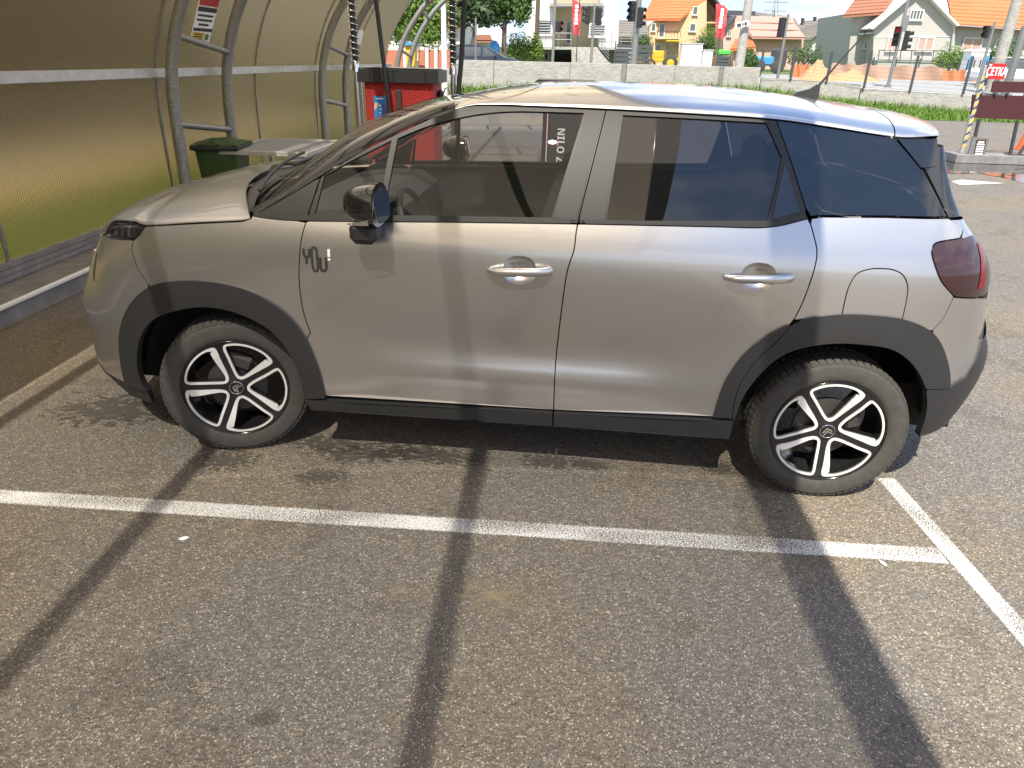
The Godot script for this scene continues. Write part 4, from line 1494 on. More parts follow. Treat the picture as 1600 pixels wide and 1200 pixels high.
func yard() -> void:
	# red wash terminal
	var t := thing("wash_terminal", "red textured wash terminal with black hood and blue sticker", "wash terminal", Vector3(-1.52, 0, -7.25))
	bx(t, "cabinet", Vector3(0, .74, 0), Vector3(.66, 1.48, .46), M.red_render, .008)
	for i in 4:
		var w: float = [.12, .22, .30, .12][i]
		var x: float = [-.325, -.152, .111, .324][i]
		bx(t, "hood_panel", Vector3(x, 1.525, .27), Vector3(w - .003, .115, .012), M.black_plastic, .003)
	bx(t, "hood", Vector3(0, 1.525, -.005), Vector3(.765, .112, .535), M.dark_metal, .004)
	bx(t, "lid", Vector3(0, 1.588, -.02), Vector3(.76, .012, .50), M.concrete, .004, Basis(Vector3.RIGHT, -.03))
	var stk := bx(t, "sticker", Vector3(-.19, 1.245, .2325), Vector3(.115, .20, .003), M.sign_blue)
	bx(stk, "sticker_title", Vector3(-.19, 1.325, .235), Vector3(.07, .012, .002), M.white_print)
	for i in 4:
		var g := G.new()
		g.lathe([Vector2(.0115, 0), Vector2(.0115, .002), Vector2(0, .002)], Transform3D(Basis(), Vector3(-.192 + .004 * (i % 2), 1.262 - .032 * i, .2335)), 16)
		part(stk, "coin_print", g, M.white_print)
		bx(stk, "sticker_line", Vector3(-.152, 1.268 - .03 * i, .235), Vector3(.022, .012, .002), M.dark_metal)
	var hg := G.new()
	hg.prism(soft(v2([-.245, 1.26, -.235, 1.285, -.205, 1.292, -.195, 1.275, -.21, 1.26, -.235, 1.225, -.246, 1.225]), .01, true), Transform3D(Basis(), Vector3(0, 0, .2352)), .002)
	part(stk, "hand_print", hg, M.skin_print)
	bx(t, "lance_holster", Vector3(.0, 1.30, .25), Vector3(.045, .22, .05), M.dark_metal, .01)
	bx(t, "coin_slot", Vector3(-.01, 1.375, .25), Vector3(.05, .025, .04), M.chrome, .006)
	bx(t, "lamp_housing", Vector3(.36, 1.36, .0), Vector3(.05, .10, .10), M.black_plastic, .02)
	# second terminal, dark, behind the car
	t = thing("wash_terminal", "dark wash terminal with black hood and upright lettering, behind the car", "wash terminal", Vector3(0.06, 0, -7.25))
	bx(t, "cabinet", Vector3(0.0, .70, 0), Vector3(.42, 1.40, .40), M.dark_red, .008)
	bx(t, "hood", Vector3(0.0, 1.475, 0.0), Vector3(.60, .085, .52), M.black_plastic, .01)
	bx(t, "lid", Vector3(0.0, 1.523, 0.0), Vector3(.56, .01, .48), M.dark_metal, .004)
	bx(t, "edge_strip", Vector3(-.165, .95, .204), Vector3(.008, .8, .008), M.white_print)
	bx(t, "panel", Vector3(.01, .95, .203), Vector3(.31, .86, .006), M.dark_metal)
	bx(t, "red_edge", Vector3(.175, .95, .206), Vector3(.05, .86, .008), M.sign_red)
	text_part(t, "lettering", "NILO Z", .070, Transform3D(Basis(Vector3.BACK, -PI / 2), Vector3(-.03, .955, .208)), M.white_print)
	# hose posts and hoses
	spring_post("stainless hose post with coil spring at the wall end of the red terminal", -1.915, -7.0, .3)
	spring_post("stainless hose post with coil spring between the red and the dark terminal", -1.0, -7.0, .4)
	var g := G.new()
	g.tube([Vector3(-1.74, 3.55, -6.6), Vector3(-1.71, 2.8, -6.8), Vector3(-1.68, 2.15, -6.95), Vector3(-1.63, 1.55, -6.95), Vector3(-1.59, 1.1, -6.93), Vector3(-1.57, .7, -6.9)], .021, 12)
	single("pressure_hose", g, M.rubber_hose, "black pressure hose hanging down across the front of the red terminal", "hose", "hoses hanging at the terminals")
	g = G.new()
	g.tube([Vector3(-.80, 3.55, -6.6), Vector3(-.85, 2.8, -6.8), Vector3(-.885, 2.15, -6.95), Vector3(-.92, 1.7, -7.0), Vector3(-.955, 1.3, -6.95), Vector3(-.97, .8, -6.93)], .023, 12)
	single("pressure_hose", g, M.rubber_hose, "black pressure hose hanging beside the stainless post near the dark terminal", "hose", "hoses hanging at the terminals")
	g = G.new()
	g.tube([Vector3(-1.10, 1.20, -7.05), Vector3(-1.10, 1.38, -7.05), Vector3(-1.085, 1.43, -7.05), Vector3(-1.055, 1.44, -7.05), Vector3(-1.04, 1.40, -7.05), Vector3(-1.05, 1.20, -7.05), Vector3(-1.03, 1.1, -7.05)], .008, 8)
	single("lance_hook", g, M.chrome, "bent chrome lance hook beside the red terminal", "hook")
	# wheeled bin
	t = thing("wheeled_bin", "green wheeled bin with black rim and battered lid by the wall", "bin", Vector3(-3.62, .14, -7.65), deg_to_rad(8))
	g = G.new()
	for f in [[0.0, .17, .20, .62, .21, .25]]:
		var q := []
		for y in [f[0], f[3]]:
			var wx: float = f[1] if y == f[0] else f[4]
			var wz: float = f[2] if y == f[0] else f[5]
			q.append([Vector3(-wx, y, -wz), Vector3(wx, y, -wz), Vector3(wx, y, wz), Vector3(-wx, y, wz)])
		for i in 4:
			var j := (i + 1) % 4
			g.face([q[0][i], q[0][j], q[1][j], q[1][i]], (q[0][i] + q[0][j]) * Vector3(1, 0, 1))
		g.face(q[0], Vector3.DOWN)
	part(t, "body", g, M.bin_green)
	bx(t, "rim", Vector3(0, .635, 0), Vector3(.50, .05, .60), M.black_plastic, .015)
	g = G.new()
	g.grid(10, 10, func(a: float, b: float) -> Vector3:
		return Vector3(lerpf(-.25, .25, a), .665 + .05 * sin(PI * a) * sin(PI * b) + .012 * sin(a * 19.0) * sin(b * 11.0), lerpf(-.29, .29, b)))
	g.orient(up_ok)
	part(t, "lid", g, M.bin_green)
	for s in [-1.0, 1.0]:
		g = G.new()
		g.lathe([Vector2(0, .02), Vector2(.09, .02), Vector2(.1, .01), Vector2(.1, -.01), Vector2(.09, -.02), Vector2(0, -.02)], Transform3D(Basis(), Vector3(-.14, .10, -.24 * s)), 20)
		part(t, "wheel", g, M.rubber_hose)
	# grating table
	t = thing("grating_table", "galvanised mat cleaning table with open grating top", "table", Vector3(-3.08, 0, -8.05))
	for q in [[0, .625, .95, .03], [0, -.625, .95, .03]]:
		bx(t, "frame_rail", Vector3(0, .735, q[1]), Vector3(.95, .045, .03), M.bright_zinc, .003)
	for x in [-.46, .46]:
		bx(t, "frame_rail", Vector3(x, .735, 0), Vector3(.03, .0445, 1.22), M.bright_zinc, .003)
		for z in [-.58, .58]:
			bx(t, "leg", Vector3(x * .88, .36, z), Vector3(.045, .72, .045), M.bright_zinc, .004)
	for i in 19:
		bx(t, "grating_bar", Vector3(-.432 + .048 * i, .748, 0), Vector3(.007, .018, 1.21), M.bright_zinc)
	for i in 17:
		bx(t, "cross_bar", Vector3(0, .752, -.58 + .0725 * i), Vector3(.9, .007, .007), M.bright_zinc)
	# notice on the curved wall above the rail
	t = thing("notice_board", "tall printed notice with red top and yellow panel fixed behind the tube frame", "notice", Vector3(-3.74, 1.76, -7.72))
	var tilt := Basis(Vector3.UP, PI / 2) * Basis(Vector3.RIGHT, .42)
	var nb := G.new()
	nb.box(tilt * Vector3(0, .25, 0), Vector3(.42, .52, .006), tilt, .002)
	part(t, "board", nb, M.white_print)
	for q in [[.0, .44, .40, .12, "sign_red"], [0, .345, .40, .045, "black_print"], [0, .145, .40, .03, "black_print"], [-.07, .075, .25, .085, "yellow_print"], [0, .012, .40, .018, "black_print"], [.12, .075, .07, .06, "green_print"]]:
		var e := G.new()
		e.box(tilt * Vector3(q[0], q[1], .005), Vector3(q[2], q[3], .003), tilt)
		part(t, "printed_field", e, M[q[4]])
	for i in 3:
		var e := G.new()
		e.box(tilt * Vector3(-.01, .285 - .045 * i, .005), Vector3(.33 - .12 * float(i == 2), .020, .003), tilt)
		part(t, "text_line", e, M.black_print)
		e = G.new()
		e.box(tilt * Vector3(-.08, .10 - .025 * i, .008), Vector3(.17, .010, .003), tilt)
		part(t, "text_line", e, M.black_print)
	# bay number plates on the far wall
	for q in [[-3.70, 1.98, -13.9, "white_print", .36, .26, "small pale number plate on the far curved wall"], [-3.85, 1.70, -14.2, "yellow_print", .34, .14, "small yellow plate on the far curved wall under the number plate"]]:
		var pg := G.new()
		var b2 := Basis(Vector3.UP, PI / 2) * Basis(Vector3.RIGHT, .3)
		pg.box(Vector3(q[0], q[1], q[2]), Vector3(q[4], q[5], .01), b2, .002)
		single("wall_plate", pg, M[q[3]], q[6], "plate")
	# small leaves on the asphalt
	for q in [[287, 843, 0.4, "pale fallen leaf lying on the brown asphalt below the front wheel"], [1380, 882, 1.9, "pale fallen leaf lying on the sunlit asphalt below the white line"]]:
		var p := on_level(q[0], q[1])
		var lg := G.new()
		lg.prism(soft(v2([-.016, 0, -.006, .008, .008, .008, .019, .001, .006, -.008, -.008, -.007]), .006, true), Transform3D(Basis(Vector3.UP, q[2]) * Basis(Vector3.RIGHT, -PI / 2 + .15), p + Vector3(0, .006, 0)), .0015)
		single("fallen_leaf", lg, M.white_print, q[3], "leaf")
	brush_stand()

func pz(x: float, y: float, z: float) -> Vector2:
	var p := at(x, y, z)
	return Vector2(p.x, p.y)

func pxpoly(a: Array, z: float) -> PackedVector2Array:
	var r := PackedVector2Array()
	for i in range(0, a.size(), 2):
		r.append(pz(a[i], a[i + 1], z))
	return r

func slabp(parent: Node3D, called: String, a: Array, z: float, depth: float, m: Material) -> MeshInstance3D:
	var g := G.new()
	var o := parent.position
	g.prism(pxpoly(a, z), Transform3D(Basis(), Vector3(-o.x, -o.y, z - o.z)), depth)
	return part(parent, called, g, m)

func poleg(x0: float, y0: float, x1: float, y1: float, z: float, r: float, r2: float, base := INF) -> G:
	# upright pole seen from (x0,y0) to (x1,y1), kept plumb at its middle
	var a := at(x0, y0, z)
	var b := at(x1, y1, z)
	var g := G.new()
	var x := (a.x + b.x) / 2
	g.tube([Vector3(x, a.y if base == INF else base, z), Vector3(x, b.y, z)], r, 12, true, r2)
	return g

func brush_stand() -> void:
	var z := -15.4
	var o := at(1495, 246, z)
	o.y = 0.0
	var t := thing("brush_stand", "brush holder stand with ČETKA sign, dark boards and striped post on a low plinth", "brush stand", o)
	bx(t, "plinth", Vector3(1.5, .09, .0), Vector3(3.3, .17, .55), M.kerb_concrete, .01)
	var g := G.new()
	var top := at(1536, 102, z).y
	g.box(Vector3(.06, (top + .18) / 2, 0), Vector3(.07, top - .18, .07), Basis(), .004)
	var post := part(t, "striped_post", g, M.bright_zinc)
	for i in 17:
		var y := .32 + i * (top - .45) / 17.0
		var s := G.new()
		s.box(Vector3(.06, y, .0365), Vector3(.088, .035, .003), Basis(Vector3.BACK, .7))
		part(post, "stripe", s, M.yellow_print if i % 2 == 0 else M.dark_metal)
	var sgn := slabp(t, "sign", [1545, 99, 1573.5, 99.5, 1569, 124, 1544, 124], z + .08, .02, M.sign_red)
	var sc := at(1557.5, 111.5, z + .0825)
	text_part(sgn, "lettering", "ČETKA", .125, Transform3D(Basis().scaled(Vector3(.74, 1.25, 1)), sc - o + Vector3(0, -.005, 0)), M.white_print)
	slabp(t, "upper_board", [1553, 127, 1680, 129, 1676, 147, 1549, 144], z + .05, .04, M.dark_red)
	slabp(t, "lower_board", [1521, 148, 1690, 152, 1684, 191, 1517, 184], z + .03, .05, M.dark_red)
	for q in [[1532, 150], [1554, 150], [1573, 150], [1640, 152]]:
		var p := at(q[0], q[1] - 2, z + .03) - o
		bx(t, "bracket", p, Vector3(.035, .06, .08), M.black_plastic, .008)
	for q in [[1530, 186, 1523, 216], [1590, 188, 1577, 247], [1605, 222, 1588, 247], [1650, 190, 1640, 250]]:
		var lg := G.new()
		lg.tube([at(q[0], q[1], z) - o, at(q[2], q[3], z) - o], .035, 10)
		part(t, "leg", lg, M.dark_metal)
	for x in [1.05, 1.3]:
		bx(t, "foot_plate", Vector3(x, .185, .05), Vector3(.22, .02, .2), M.dark_metal, .004)
	slabp(t, "backing_board", [1520, 214, 1546.5, 215.5, 1538, 247, 1512, 247], z + .2, .04, M.galvanised_steel)
	var pl := slabp(t, "instruction_plate", [1526.5, 218.5, 1541.5, 218.5, 1536, 243.5, 1521, 243], z + .208, .006, M.dark_red)
	for i in 6:
		var f := (i + .5) / 6.0
		var p := at(lerpf(1533.5, 1529, f), lerpf(220, 242, f), z + .212) - o
		bx(pl, "text_line", p, Vector3(.15 - .03 * float(i == 0), .026, .003), M.white_print)
	# cone
	g = G.new()
	var cb := at(1600, 224, -18.5)
	g.lathe([Vector2(.16, 0), Vector2(.14, .02), Vector2(.03, .5), Vector2(0, .51)], Transform3D(Basis(Vector3.RIGHT, -PI / 2), Vector3(cb.x, .02, -18.5)), 20)
	g.box(Vector3(cb.x, .012, -18.5), Vector3(.38, .022, .38), Basis(), .004)
	single("traffic_cone", g, std("cone_orange", Color(.75, .10, .02), .5), "orange traffic cone standing behind the brush stand", "cone")

# ------------------------------------------------------------------ beyond the yard
func quad_slab(g: G, q: Array, th: float) -> void:
	# four corners (any winding), thickness downwards
	var d := Vector3(0, -th, 0)
	var nn: Vector3 = (q[1] - q[0]).cross(q[2] - q[0]).normalized()
	if nn.y < 0: nn = -nn
	g.face(q, nn)
	g.face([q[0] + d, q[1] + d, q[2] + d, q[3] + d], -nn)
	var c: Vector3 = (q[0] + q[1] + q[2] + q[3]) / 4
	for i in 4:
		var j := (i + 1) % 4
		g.face([q[i], q[j], q[j] + d, q[i] + d], (q[i] + q[j]) / 2 - c)

func tiled_roof(parent: Node3D, a: Vector3, b: Vector3, c: Vector3, d: Vector3, rows: int, m: Material, called := "roof") -> void:
	# eave a-b, ridge d-c: lapped courses
	var o := parent.position
	var g := G.new()
	for i in rows:
		var t0 := float(i) / rows
		var t1 := float(i + 1.12) / rows
		var up := Vector3(0, .07, .02)
		quad_slab(g, [a.lerp(d, t0) - o + up, b.lerp(c, t0) - o + up, b.lerp(c, minf(t1, 1.0)) - o, a.lerp(d, minf(t1, 1.0)) - o], .06)
	quad_slab(g, [a - o - Vector3(0, .05, 0), b - o - Vector3(0, .05, 0), c - o - Vector3(0, .05, 0), d - o - Vector3(0, .05, 0)], .12)
	part(parent, called, g, m)

func win(parent: Node3D, a: Array, z: float, glass: Material, frame: Material, bars := 1) -> void:
	# window seen in the pixel rectangle a = [x0, y0, x1, y1] on the wall face at z
	var o := parent.position
	var p := at(a[0], a[1], z) - o
	var q := at(a[2], a[3], z) - o
	var c := (p + q) / 2
	var s := Vector2(absf(q.x - p.x), absf(p.y - q.y))
	var w := bx(parent, "window", c + Vector3(0, 0, .02), Vector3(s.x, s.y, .04), glass)
	var fw := minf(.09, s.x * .16)
	for e in [[c.x - s.x / 2, c.y, fw, s.y + fw], [c.x + s.x / 2, c.y, fw, s.y + fw], [c.x, c.y + s.y / 2, s.x - fw, fw], [c.x, c.y - s.y / 2, s.x - fw, fw]]:
		bx(w, "frame", Vector3(e[0], e[1], c.z + .045), Vector3(e[2], e[3], .07), frame)
	for k in range(1, bars + 1):
		bx(w, "glazing_bar", Vector3(c.x - s.x / 2 + s.x * k / (bars + 1), c.y, c.z + .05), Vector3(fw * .7, s.y - fw, .05), frame)
	bx(w, "sill", Vector3(c.x, c.y - s.y / 2 - fw * .8, c.z + .07), Vector3(s.x + fw * 2.5, fw * .6, .16), frame)

func leaf_mass(g: G, c: Vector3, r: Vector3, n: int, size: float, droop := 0.0) -> void:
	var nz := noise_of(int(absf(c.x * 37.0 + c.z * 11.0)) + 5, 0.9 / maxf(r.x, .3), 3)
	for i in n:
		var d := Vector3(rng.randfn(), rng.randfn(), rng.randfn()).normalized()
		var k := pow(rng.randf(), .45) * (1.0 + .55 * nz.get_noise_3d(d.x * r.x * 2.0, d.y * r.y * 2.0, d.z * r.z * 2.0))
		var p := c + d * r * k
		var nn := (d + Vector3(rng.randfn(), rng.randfn() + .5, rng.randfn()) * .6).normalized()
		var u := nn.cross(Vector3(rng.randfn(), rng.randfn() - droop, rng.randfn())).normalized()
		var w := nn.cross(u)
		var s := size * rng.randf_range(.6, 1.3)
		var b := g.v.size()
		g.vert(p - u * s, nn); g.vert(p + w * s * .55, nn); g.vert(p + u * s, nn); g.vert(p - w * s * .55, nn)
		g.tri(b, b + 1, b + 2); g.tri(b, b + 2, b + 3)

func tree(called: String, label: String, base: Vector3, h: float, blobs: Array, n: int, size: float, m: Material, trunk_r: float, group := "", droop := 0.0) -> void:
	var t := thing(called, label, "tree" if trunk_r > .05 else "bush", base, 0.0, group)
	var g := G.new()
	var top := h * .75
	g.tube([Vector3.ZERO, Vector3(.03, top * .4, .02), Vector3(-.03, top * .75, 0), Vector3(0, top, 0)], trunk_r, 9, true, trunk_r * .35)
	for b in blobs:
		var c: Vector3 = b[0]
		g.tube([Vector3(0, minf(c.y * .7, top * .8), 0), Vector3(c.x * .5, lerpf(minf(c.y * .7, top * .8), c.y, .6), c.z * .5), c], trunk_r * .35, 6, true, trunk_r * .12)
	part(t, "trunk", g, M.bark)
	g = G.new()
	var vol := 0.0
	for b in blobs: vol += b[1].x * b[1].y
	for b in blobs: leaf_mass(g, b[0], b[1], int(n * b[1].x * b[1].y / vol), size, droop)
	part(t, "crown", g, m)

func foliage(called: String, a: Color, b: Color, seed_: int) -> StandardMaterial3D:
	var m := std(called, Color(1, 1, 1), .6)
	m.albedo_texture = noise_tex(seed_, .05, a, b, 256, 4)
	tri(m, 1.3)
	m.backlight_enabled = true
	m.backlight = Color(b.r * 2.0, b.g * 2.4, b.b * 1.2).linear_to_srgb()
	return m

func traffic_head(parent: Node3D, c: Vector3, turn: float, lit := -1, n := 3) -> void:
	var b := Basis(Vector3.UP, turn)
	var h := .29 * n
	var hd := bx(parent, "signal_head", c, Vector3(.30, h, .2), M.black_plastic, .03, b)
	for i in n:
		var y := h / 2 - .29 * (i + .5)
		var g := G.new()
		g.lathe([Vector2(.11, .10), Vector2(.125, .26), Vector2(.12, .26), Vector2(.105, .10)], Transform3D(b, c + Vector3(0, y, 0)), 16, -.4, PI + .4)
		part(hd, "visor", g, M.black_plastic)
		g = G.new()
		g.lathe([Vector2(.105, .104), Vector2(.06, .118), Vector2(0, .122)], Transform3D(b, c + Vector3(0, y, 0)), 16)
		part(hd, "signal_lens", g, M.lens_red if i == lit else M.lens_dark)

func pole_thing(called: String, label: String, cat: String, x0: float, y0: float, x1: float, y1: float, z: float, r: float, m: Material, base_y := 1.0) -> Node3D:
	var a := at((x0 + x1) / 2, (y0 + y1) / 2, z)
	var x := at(x0, y0, z).x * .5 + at(x1, y1, z).x * .5
	var t := thing(called, label, cat, Vector3(x, base_y, z))
	var top := at(x1, y1, z).y + (.8 if y1 <= 0.0 else 0.0)
	var g := G.new()
	g.tube([Vector3.ZERO, Vector3(0, top - base_y, 0)], r, 12, true, r * .8)
	part(t, "pole", g, m)
	g = G.new()
	g.tube([Vector3.ZERO, Vector3(0, .12, 0)], r * 1.7, 12)
	part(t, "pole_base", g, m)
	return t

func fence_post_row() -> void:
	var t := thing("wire_fence", "wire mesh fence with dark steel posts on the low concrete wall", "fence", Vector3(at(1351, 138, -31.9).x, .6, -31.9))
	var o := t.position
	var posts := [[1187, 120, 1193, 77, -33.3], [1236, 124, 1244, 70, -33.0], [1292, 128, 1300, 80, -32.6], [1351, 138, 1361, 79, -32.2], [1422.5, 143, 1434, 87, -31.9], [1505, 148, 1520, 88, -31.5], [1600, 155, 1618, 92, -31.2]]
	var ps := []
	for q in posts:
		var a := at(q[0], q[1], q[4])
		var b := at(q[2], q[3], q[4])
		var x := (a.x + b.x) / 2
		var g := G.new()
		g.box(Vector3(x, (a.y + b.y) / 2, q[4]) - o, Vector3(.09, b.y - a.y, .06), Basis(), .006)
		part(t, "post", g, M.fence_dark)
		ps.append([Vector3(x, a.y, q[4]), Vector3(x, b.y - .05, q[4])])
	for k in range(0, ps.size() - 1):
		var g := G.new()
		var w: float = ps[k][0].distance_to(ps[k + 1][0])
		var nv := int(w / .075)
		for i in range(1, nv):
			var f := float(i) / nv
			g.beam(ps[k][0].lerp(ps[k + 1][0], f) + Vector3(0, .04, 0) - o, ps[k][1].lerp(ps[k + 1][1], f) - o, .0045, .0045, Vector3.BACK)
		for i in 9:
			var f := (i + .3) / 9.0
			g.beam(ps[k][0].lerp(ps[k][1], f) - o, ps[k + 1][0].lerp(ps[k + 1][1], f) - o, .006, .006)
		var mp := part(t, "mesh_panel", g, M.fence_dark)
		mp.set_meta("kind", "stuff")

func far_materials() -> void:
	std("fence_dark", Color(.05, .055, .06), .5)
	std("bark", Color(.10, .075, .05), .9)
	foliage("leaf_dark", Color(.022, .045, .014), Color(.07, .11, .03), 91)
	foliage("leaf_mid", Color(.035, .08, .014), Color(.10, .17, .03), 92)
	foliage("leaf_light", Color(.10, .17, .025), Color(.22, .32, .06), 93)
	std("lens_red", Color(.55, .02, .02), .3)
	std("lens_dark", Color(.03, .03, .03), .3)
	std("far_shaded_glass", Color(.11, .125, .135), .06, .25)  # opaque pane; the dark of the rooms behind is put into its colour
	std("wall_white", Color(.58, .57, .54), .85)
	std("wall_cream", Color(.56, .50, .32), .85)
	std("wall_grey", Color(.38, .37, .345), .85)
	std("wall_peach", Color(.60, .40, .24), .85)
	std("wall_pink", Color(.56, .37, .30), .85)
	std("wall_beige", Color(.26, .22, .17), .9)
	for q in [["tile_orange", Color(.42, .11, .035), Color(.60, .20, .08)], ["tile_brown", Color(.22, .09, .05), Color(.34, .15, .09)], ["tile_grey", Color(.13, .12, .11), Color(.24, .22, .20)], ["sheet_red", Color(.36, .20, .16), Color(.46, .28, .22)], ["tile_dark", Color(.03, .03, .035), Color(.06, .06, .065)]]:
		var m := std(q[0], Color(1, 1, 1), .8)
		m.albedo_texture = noise_tex(95, .06, q[1], q[2], 256, 4)
		tri(m, .35)
	std("orange_net", Color(.52, .20, .08), .7)
	std("faded_net", Color(.40, .25, .18), .8)
	std("soil_orange", Color(.42, .26, .13), .95)
	std("machine_yellow", Color(.62, .36, .02), .45)
	std("flag_red", Color(.55, .06, .07), .7)
	std("toilet_blue", Color(.05, .25, .5), .5)
	std("far_green", Color(.06, .35, .05), .6)
	std("blind_pink", Color(.42, .26, .21), .7)
	var cb := std("car_blue", Color(.018, .028, .055), .3, .3)
	cb.clearcoat_enabled = true
	std("brick_red", Color(.40, .14, .09), .85)
	std("street_paint", Color(.6, .6, .58), .7)

func house(called: String, label: String, px_: float, py_: float, z: float) -> Node3D:
	var o := at(px_, py_, z)
	o.y = 1.2
	return thing(called, label, "house", o)

func background() -> void:
	far_materials()
	# street level behind the retaining walls
	var g := G.new()
	g.face([Vector3(-60, .72, -33.9), Vector3(120, .62, -33.9), Vector3(120, 1.2, -50), Vector3(-60, 1.2, -50)], Vector3.UP)
	struct("street", g, M.far_asphalt)
	struct("street_verge", sheet([[-200, -50], [260, -50], [600, -900], [-600, -900]], 1.2), M.grass_ground)
	g = G.new()
	g.face([Vector3(-60, .74, -35.0), Vector3(120, .66, -35.0), Vector3(120, .675, -35.3), Vector3(-60, .752, -35.3)], Vector3.UP)
	struct("road_marking", g, M.street_paint)
	struct("pavement_slab", sheet([[-60, -50.2], [120, -50.2], [120, -53], [-60, -53]], 1.215), M.concrete)
	# distant hills
	g = G.new()
	var hn := noise_of(77, .004, 3)
	for i in 60:
		var x0 := -900.0 + 30.0 * i
		var h0 := 14.0 + 16.0 * (hn.get_noise_1d(x0) + .3)
		var h1 := 14.0 + 16.0 * (hn.get_noise_1d(x0 + 30.0) + .3)
		g.face([Vector3(x0, -1, -820), Vector3(x0 + 30, -1, -820), Vector3(x0 + 30, h1, -900), Vector3(x0, h0, -900)], Vector3(0, .3, 1))
	struct("hills", g, M.leaf_dark)
	# retaining wall: tall part and low part
	var w := thing("retaining_wall", "tall grey concrete retaining wall with panel joints behind the car roof", "wall", Vector3(at(900, 95, -30.5).x, 0, -31.0))
	var A := at(640, 92, -29.2)
	var B := at(1188, 102, -33.4)
	var fr := [0.0, .22, .43, .578, .592, .735, .87, .884, 1.0]
	for i in fr.size() - 1:
		var a := A.lerp(B, fr[i])
		var b := A.lerp(B, fr[i + 1])
		var narrow: bool = fr[i + 1] - fr[i] < .03
		var d := (b - a) * Vector3(1, 0, 1)
		var basis := Basis(d.normalized(), Vector3.UP, d.normalized().cross(Vector3.UP))
		var wg := G.new()
		wg.box((a + b) / 2 * Vector3(1, 0, 1) + Vector3(0, .80, 0) - w.position, Vector3(d.length() - .02, 1.66 + (.015 if narrow else 0.0), .25 - (.06 if narrow else 0.0)), basis, .01)
		part(w, "wall_panel", wg, M.concrete if not narrow else M.kerb_concrete)
	w = thing("low_wall", "low grey concrete wall along the grass carrying the wire fence", "wall", Vector3(at(1400, 150, -32).x, 0, -32.2))
	var lw := [[1190, 121, -33.4], [1268, 126, -32.8], [1346, 132, -32.3], [1346.5, 138, -32.3], [1430, 143.5, -31.9], [1512, 149, -31.5], [1720, 163, -31.0]]
	for i in lw.size() - 1:
		if i == 2: continue
		var a := at(lw[i][0], lw[i][1], lw[i][2])
		var b := at(lw[i + 1][0], lw[i + 1][1], lw[i + 1][2])
		var wg := G.new()
		var q := [a, b, b + Vector3(.02, 0, -.25), a + Vector3(.02, 0, -.25)]
		quad_slab(wg, q, 1.0)
		for k in wg.v.size(): wg.v[k] -= w.position
		part(w, "wall_panel", wg, M.concrete)
	var wa := at(1720, 163, -31.0)
	var wb := Vector3(75.0, wa.y, -30.0)
	var we := G.new()
	quad_slab(we, [wa, wb, wb + Vector3(0, 0, -.25), wa + Vector3(0, 0, -.25)], 1.2)
	for k in we.v.size(): we.v[k] -= w.position
	part(w, "wall_panel", we, M.concrete)
	fence_post_row()
	# grass bank below the walls
	var bank := []
	for q in [[600, 128, -29.0, .5], [720, 131, -29.7, .55], [900, 129, -31.0, .65], [1060, 129, -32.3, .75], [1188, 130, -33.3, .72], [1300, 146, -32.5, .38], [1400, 156, -31.9, .22], [1512, 167, -31.4, .10], [1720, 178, -30.9, .04]]:
		var p := at(q[0], q[1], q[2])
		bank.append(Vector3(p.x, q[3], q[2] + .1))
	g = G.new()
	for i in bank.size() - 1:
		var a: Vector3 = bank[i]
		var b: Vector3 = bank[i + 1]
		var a0 := Vector3(a.x * .93, .012, -28.5)
		var b0 := Vector3(b.x * .93, .012, -28.5)
		g.face([a0, b0, b], Vector3.UP)
		g.face([a0, b, a], Vector3.UP)
	struct("grass_bank", g, M.grass_ground)
	g = G.new()
	for k in 26000:
		var f := rng.randf() * (bank.size() - 1.001)
		var i := int(f)
		var far: Vector3 = bank[i].lerp(bank[i + 1], f - i)
		var near := Vector3(far.x * .93, .0, -28.5)
		var e := pow(rng.randf(), .8)
		var p := near.lerp(far, e)
		var h := rng.randf_range(.06, .20) * (1.0 + 1.1 * pow(e, 4.0))
		var a := rng.randf() * TAU
		var d := Vector3(cos(a), 0, sin(a)) * .02
		var lean := Vector3(rng.randfn(), 0, rng.randfn()) * h * .3
		var nn := Vector3(-sin(a), .8, cos(a)).normalized()
		var b := g.v.size()
		g.vert(p - d, nn); g.vert(p + d, nn); g.vert(p + lean + Vector3(0, h, 0), nn)
		g.tri(b, b + 1, b + 2)
	var gr := part(self, "grass", g, M.leaf_light)
	tag(gr, "bright green grass growing on the bank below the concrete walls", "grass", "", "stuff")
	street_things()
	houses()
	plants()
	behind_wall()

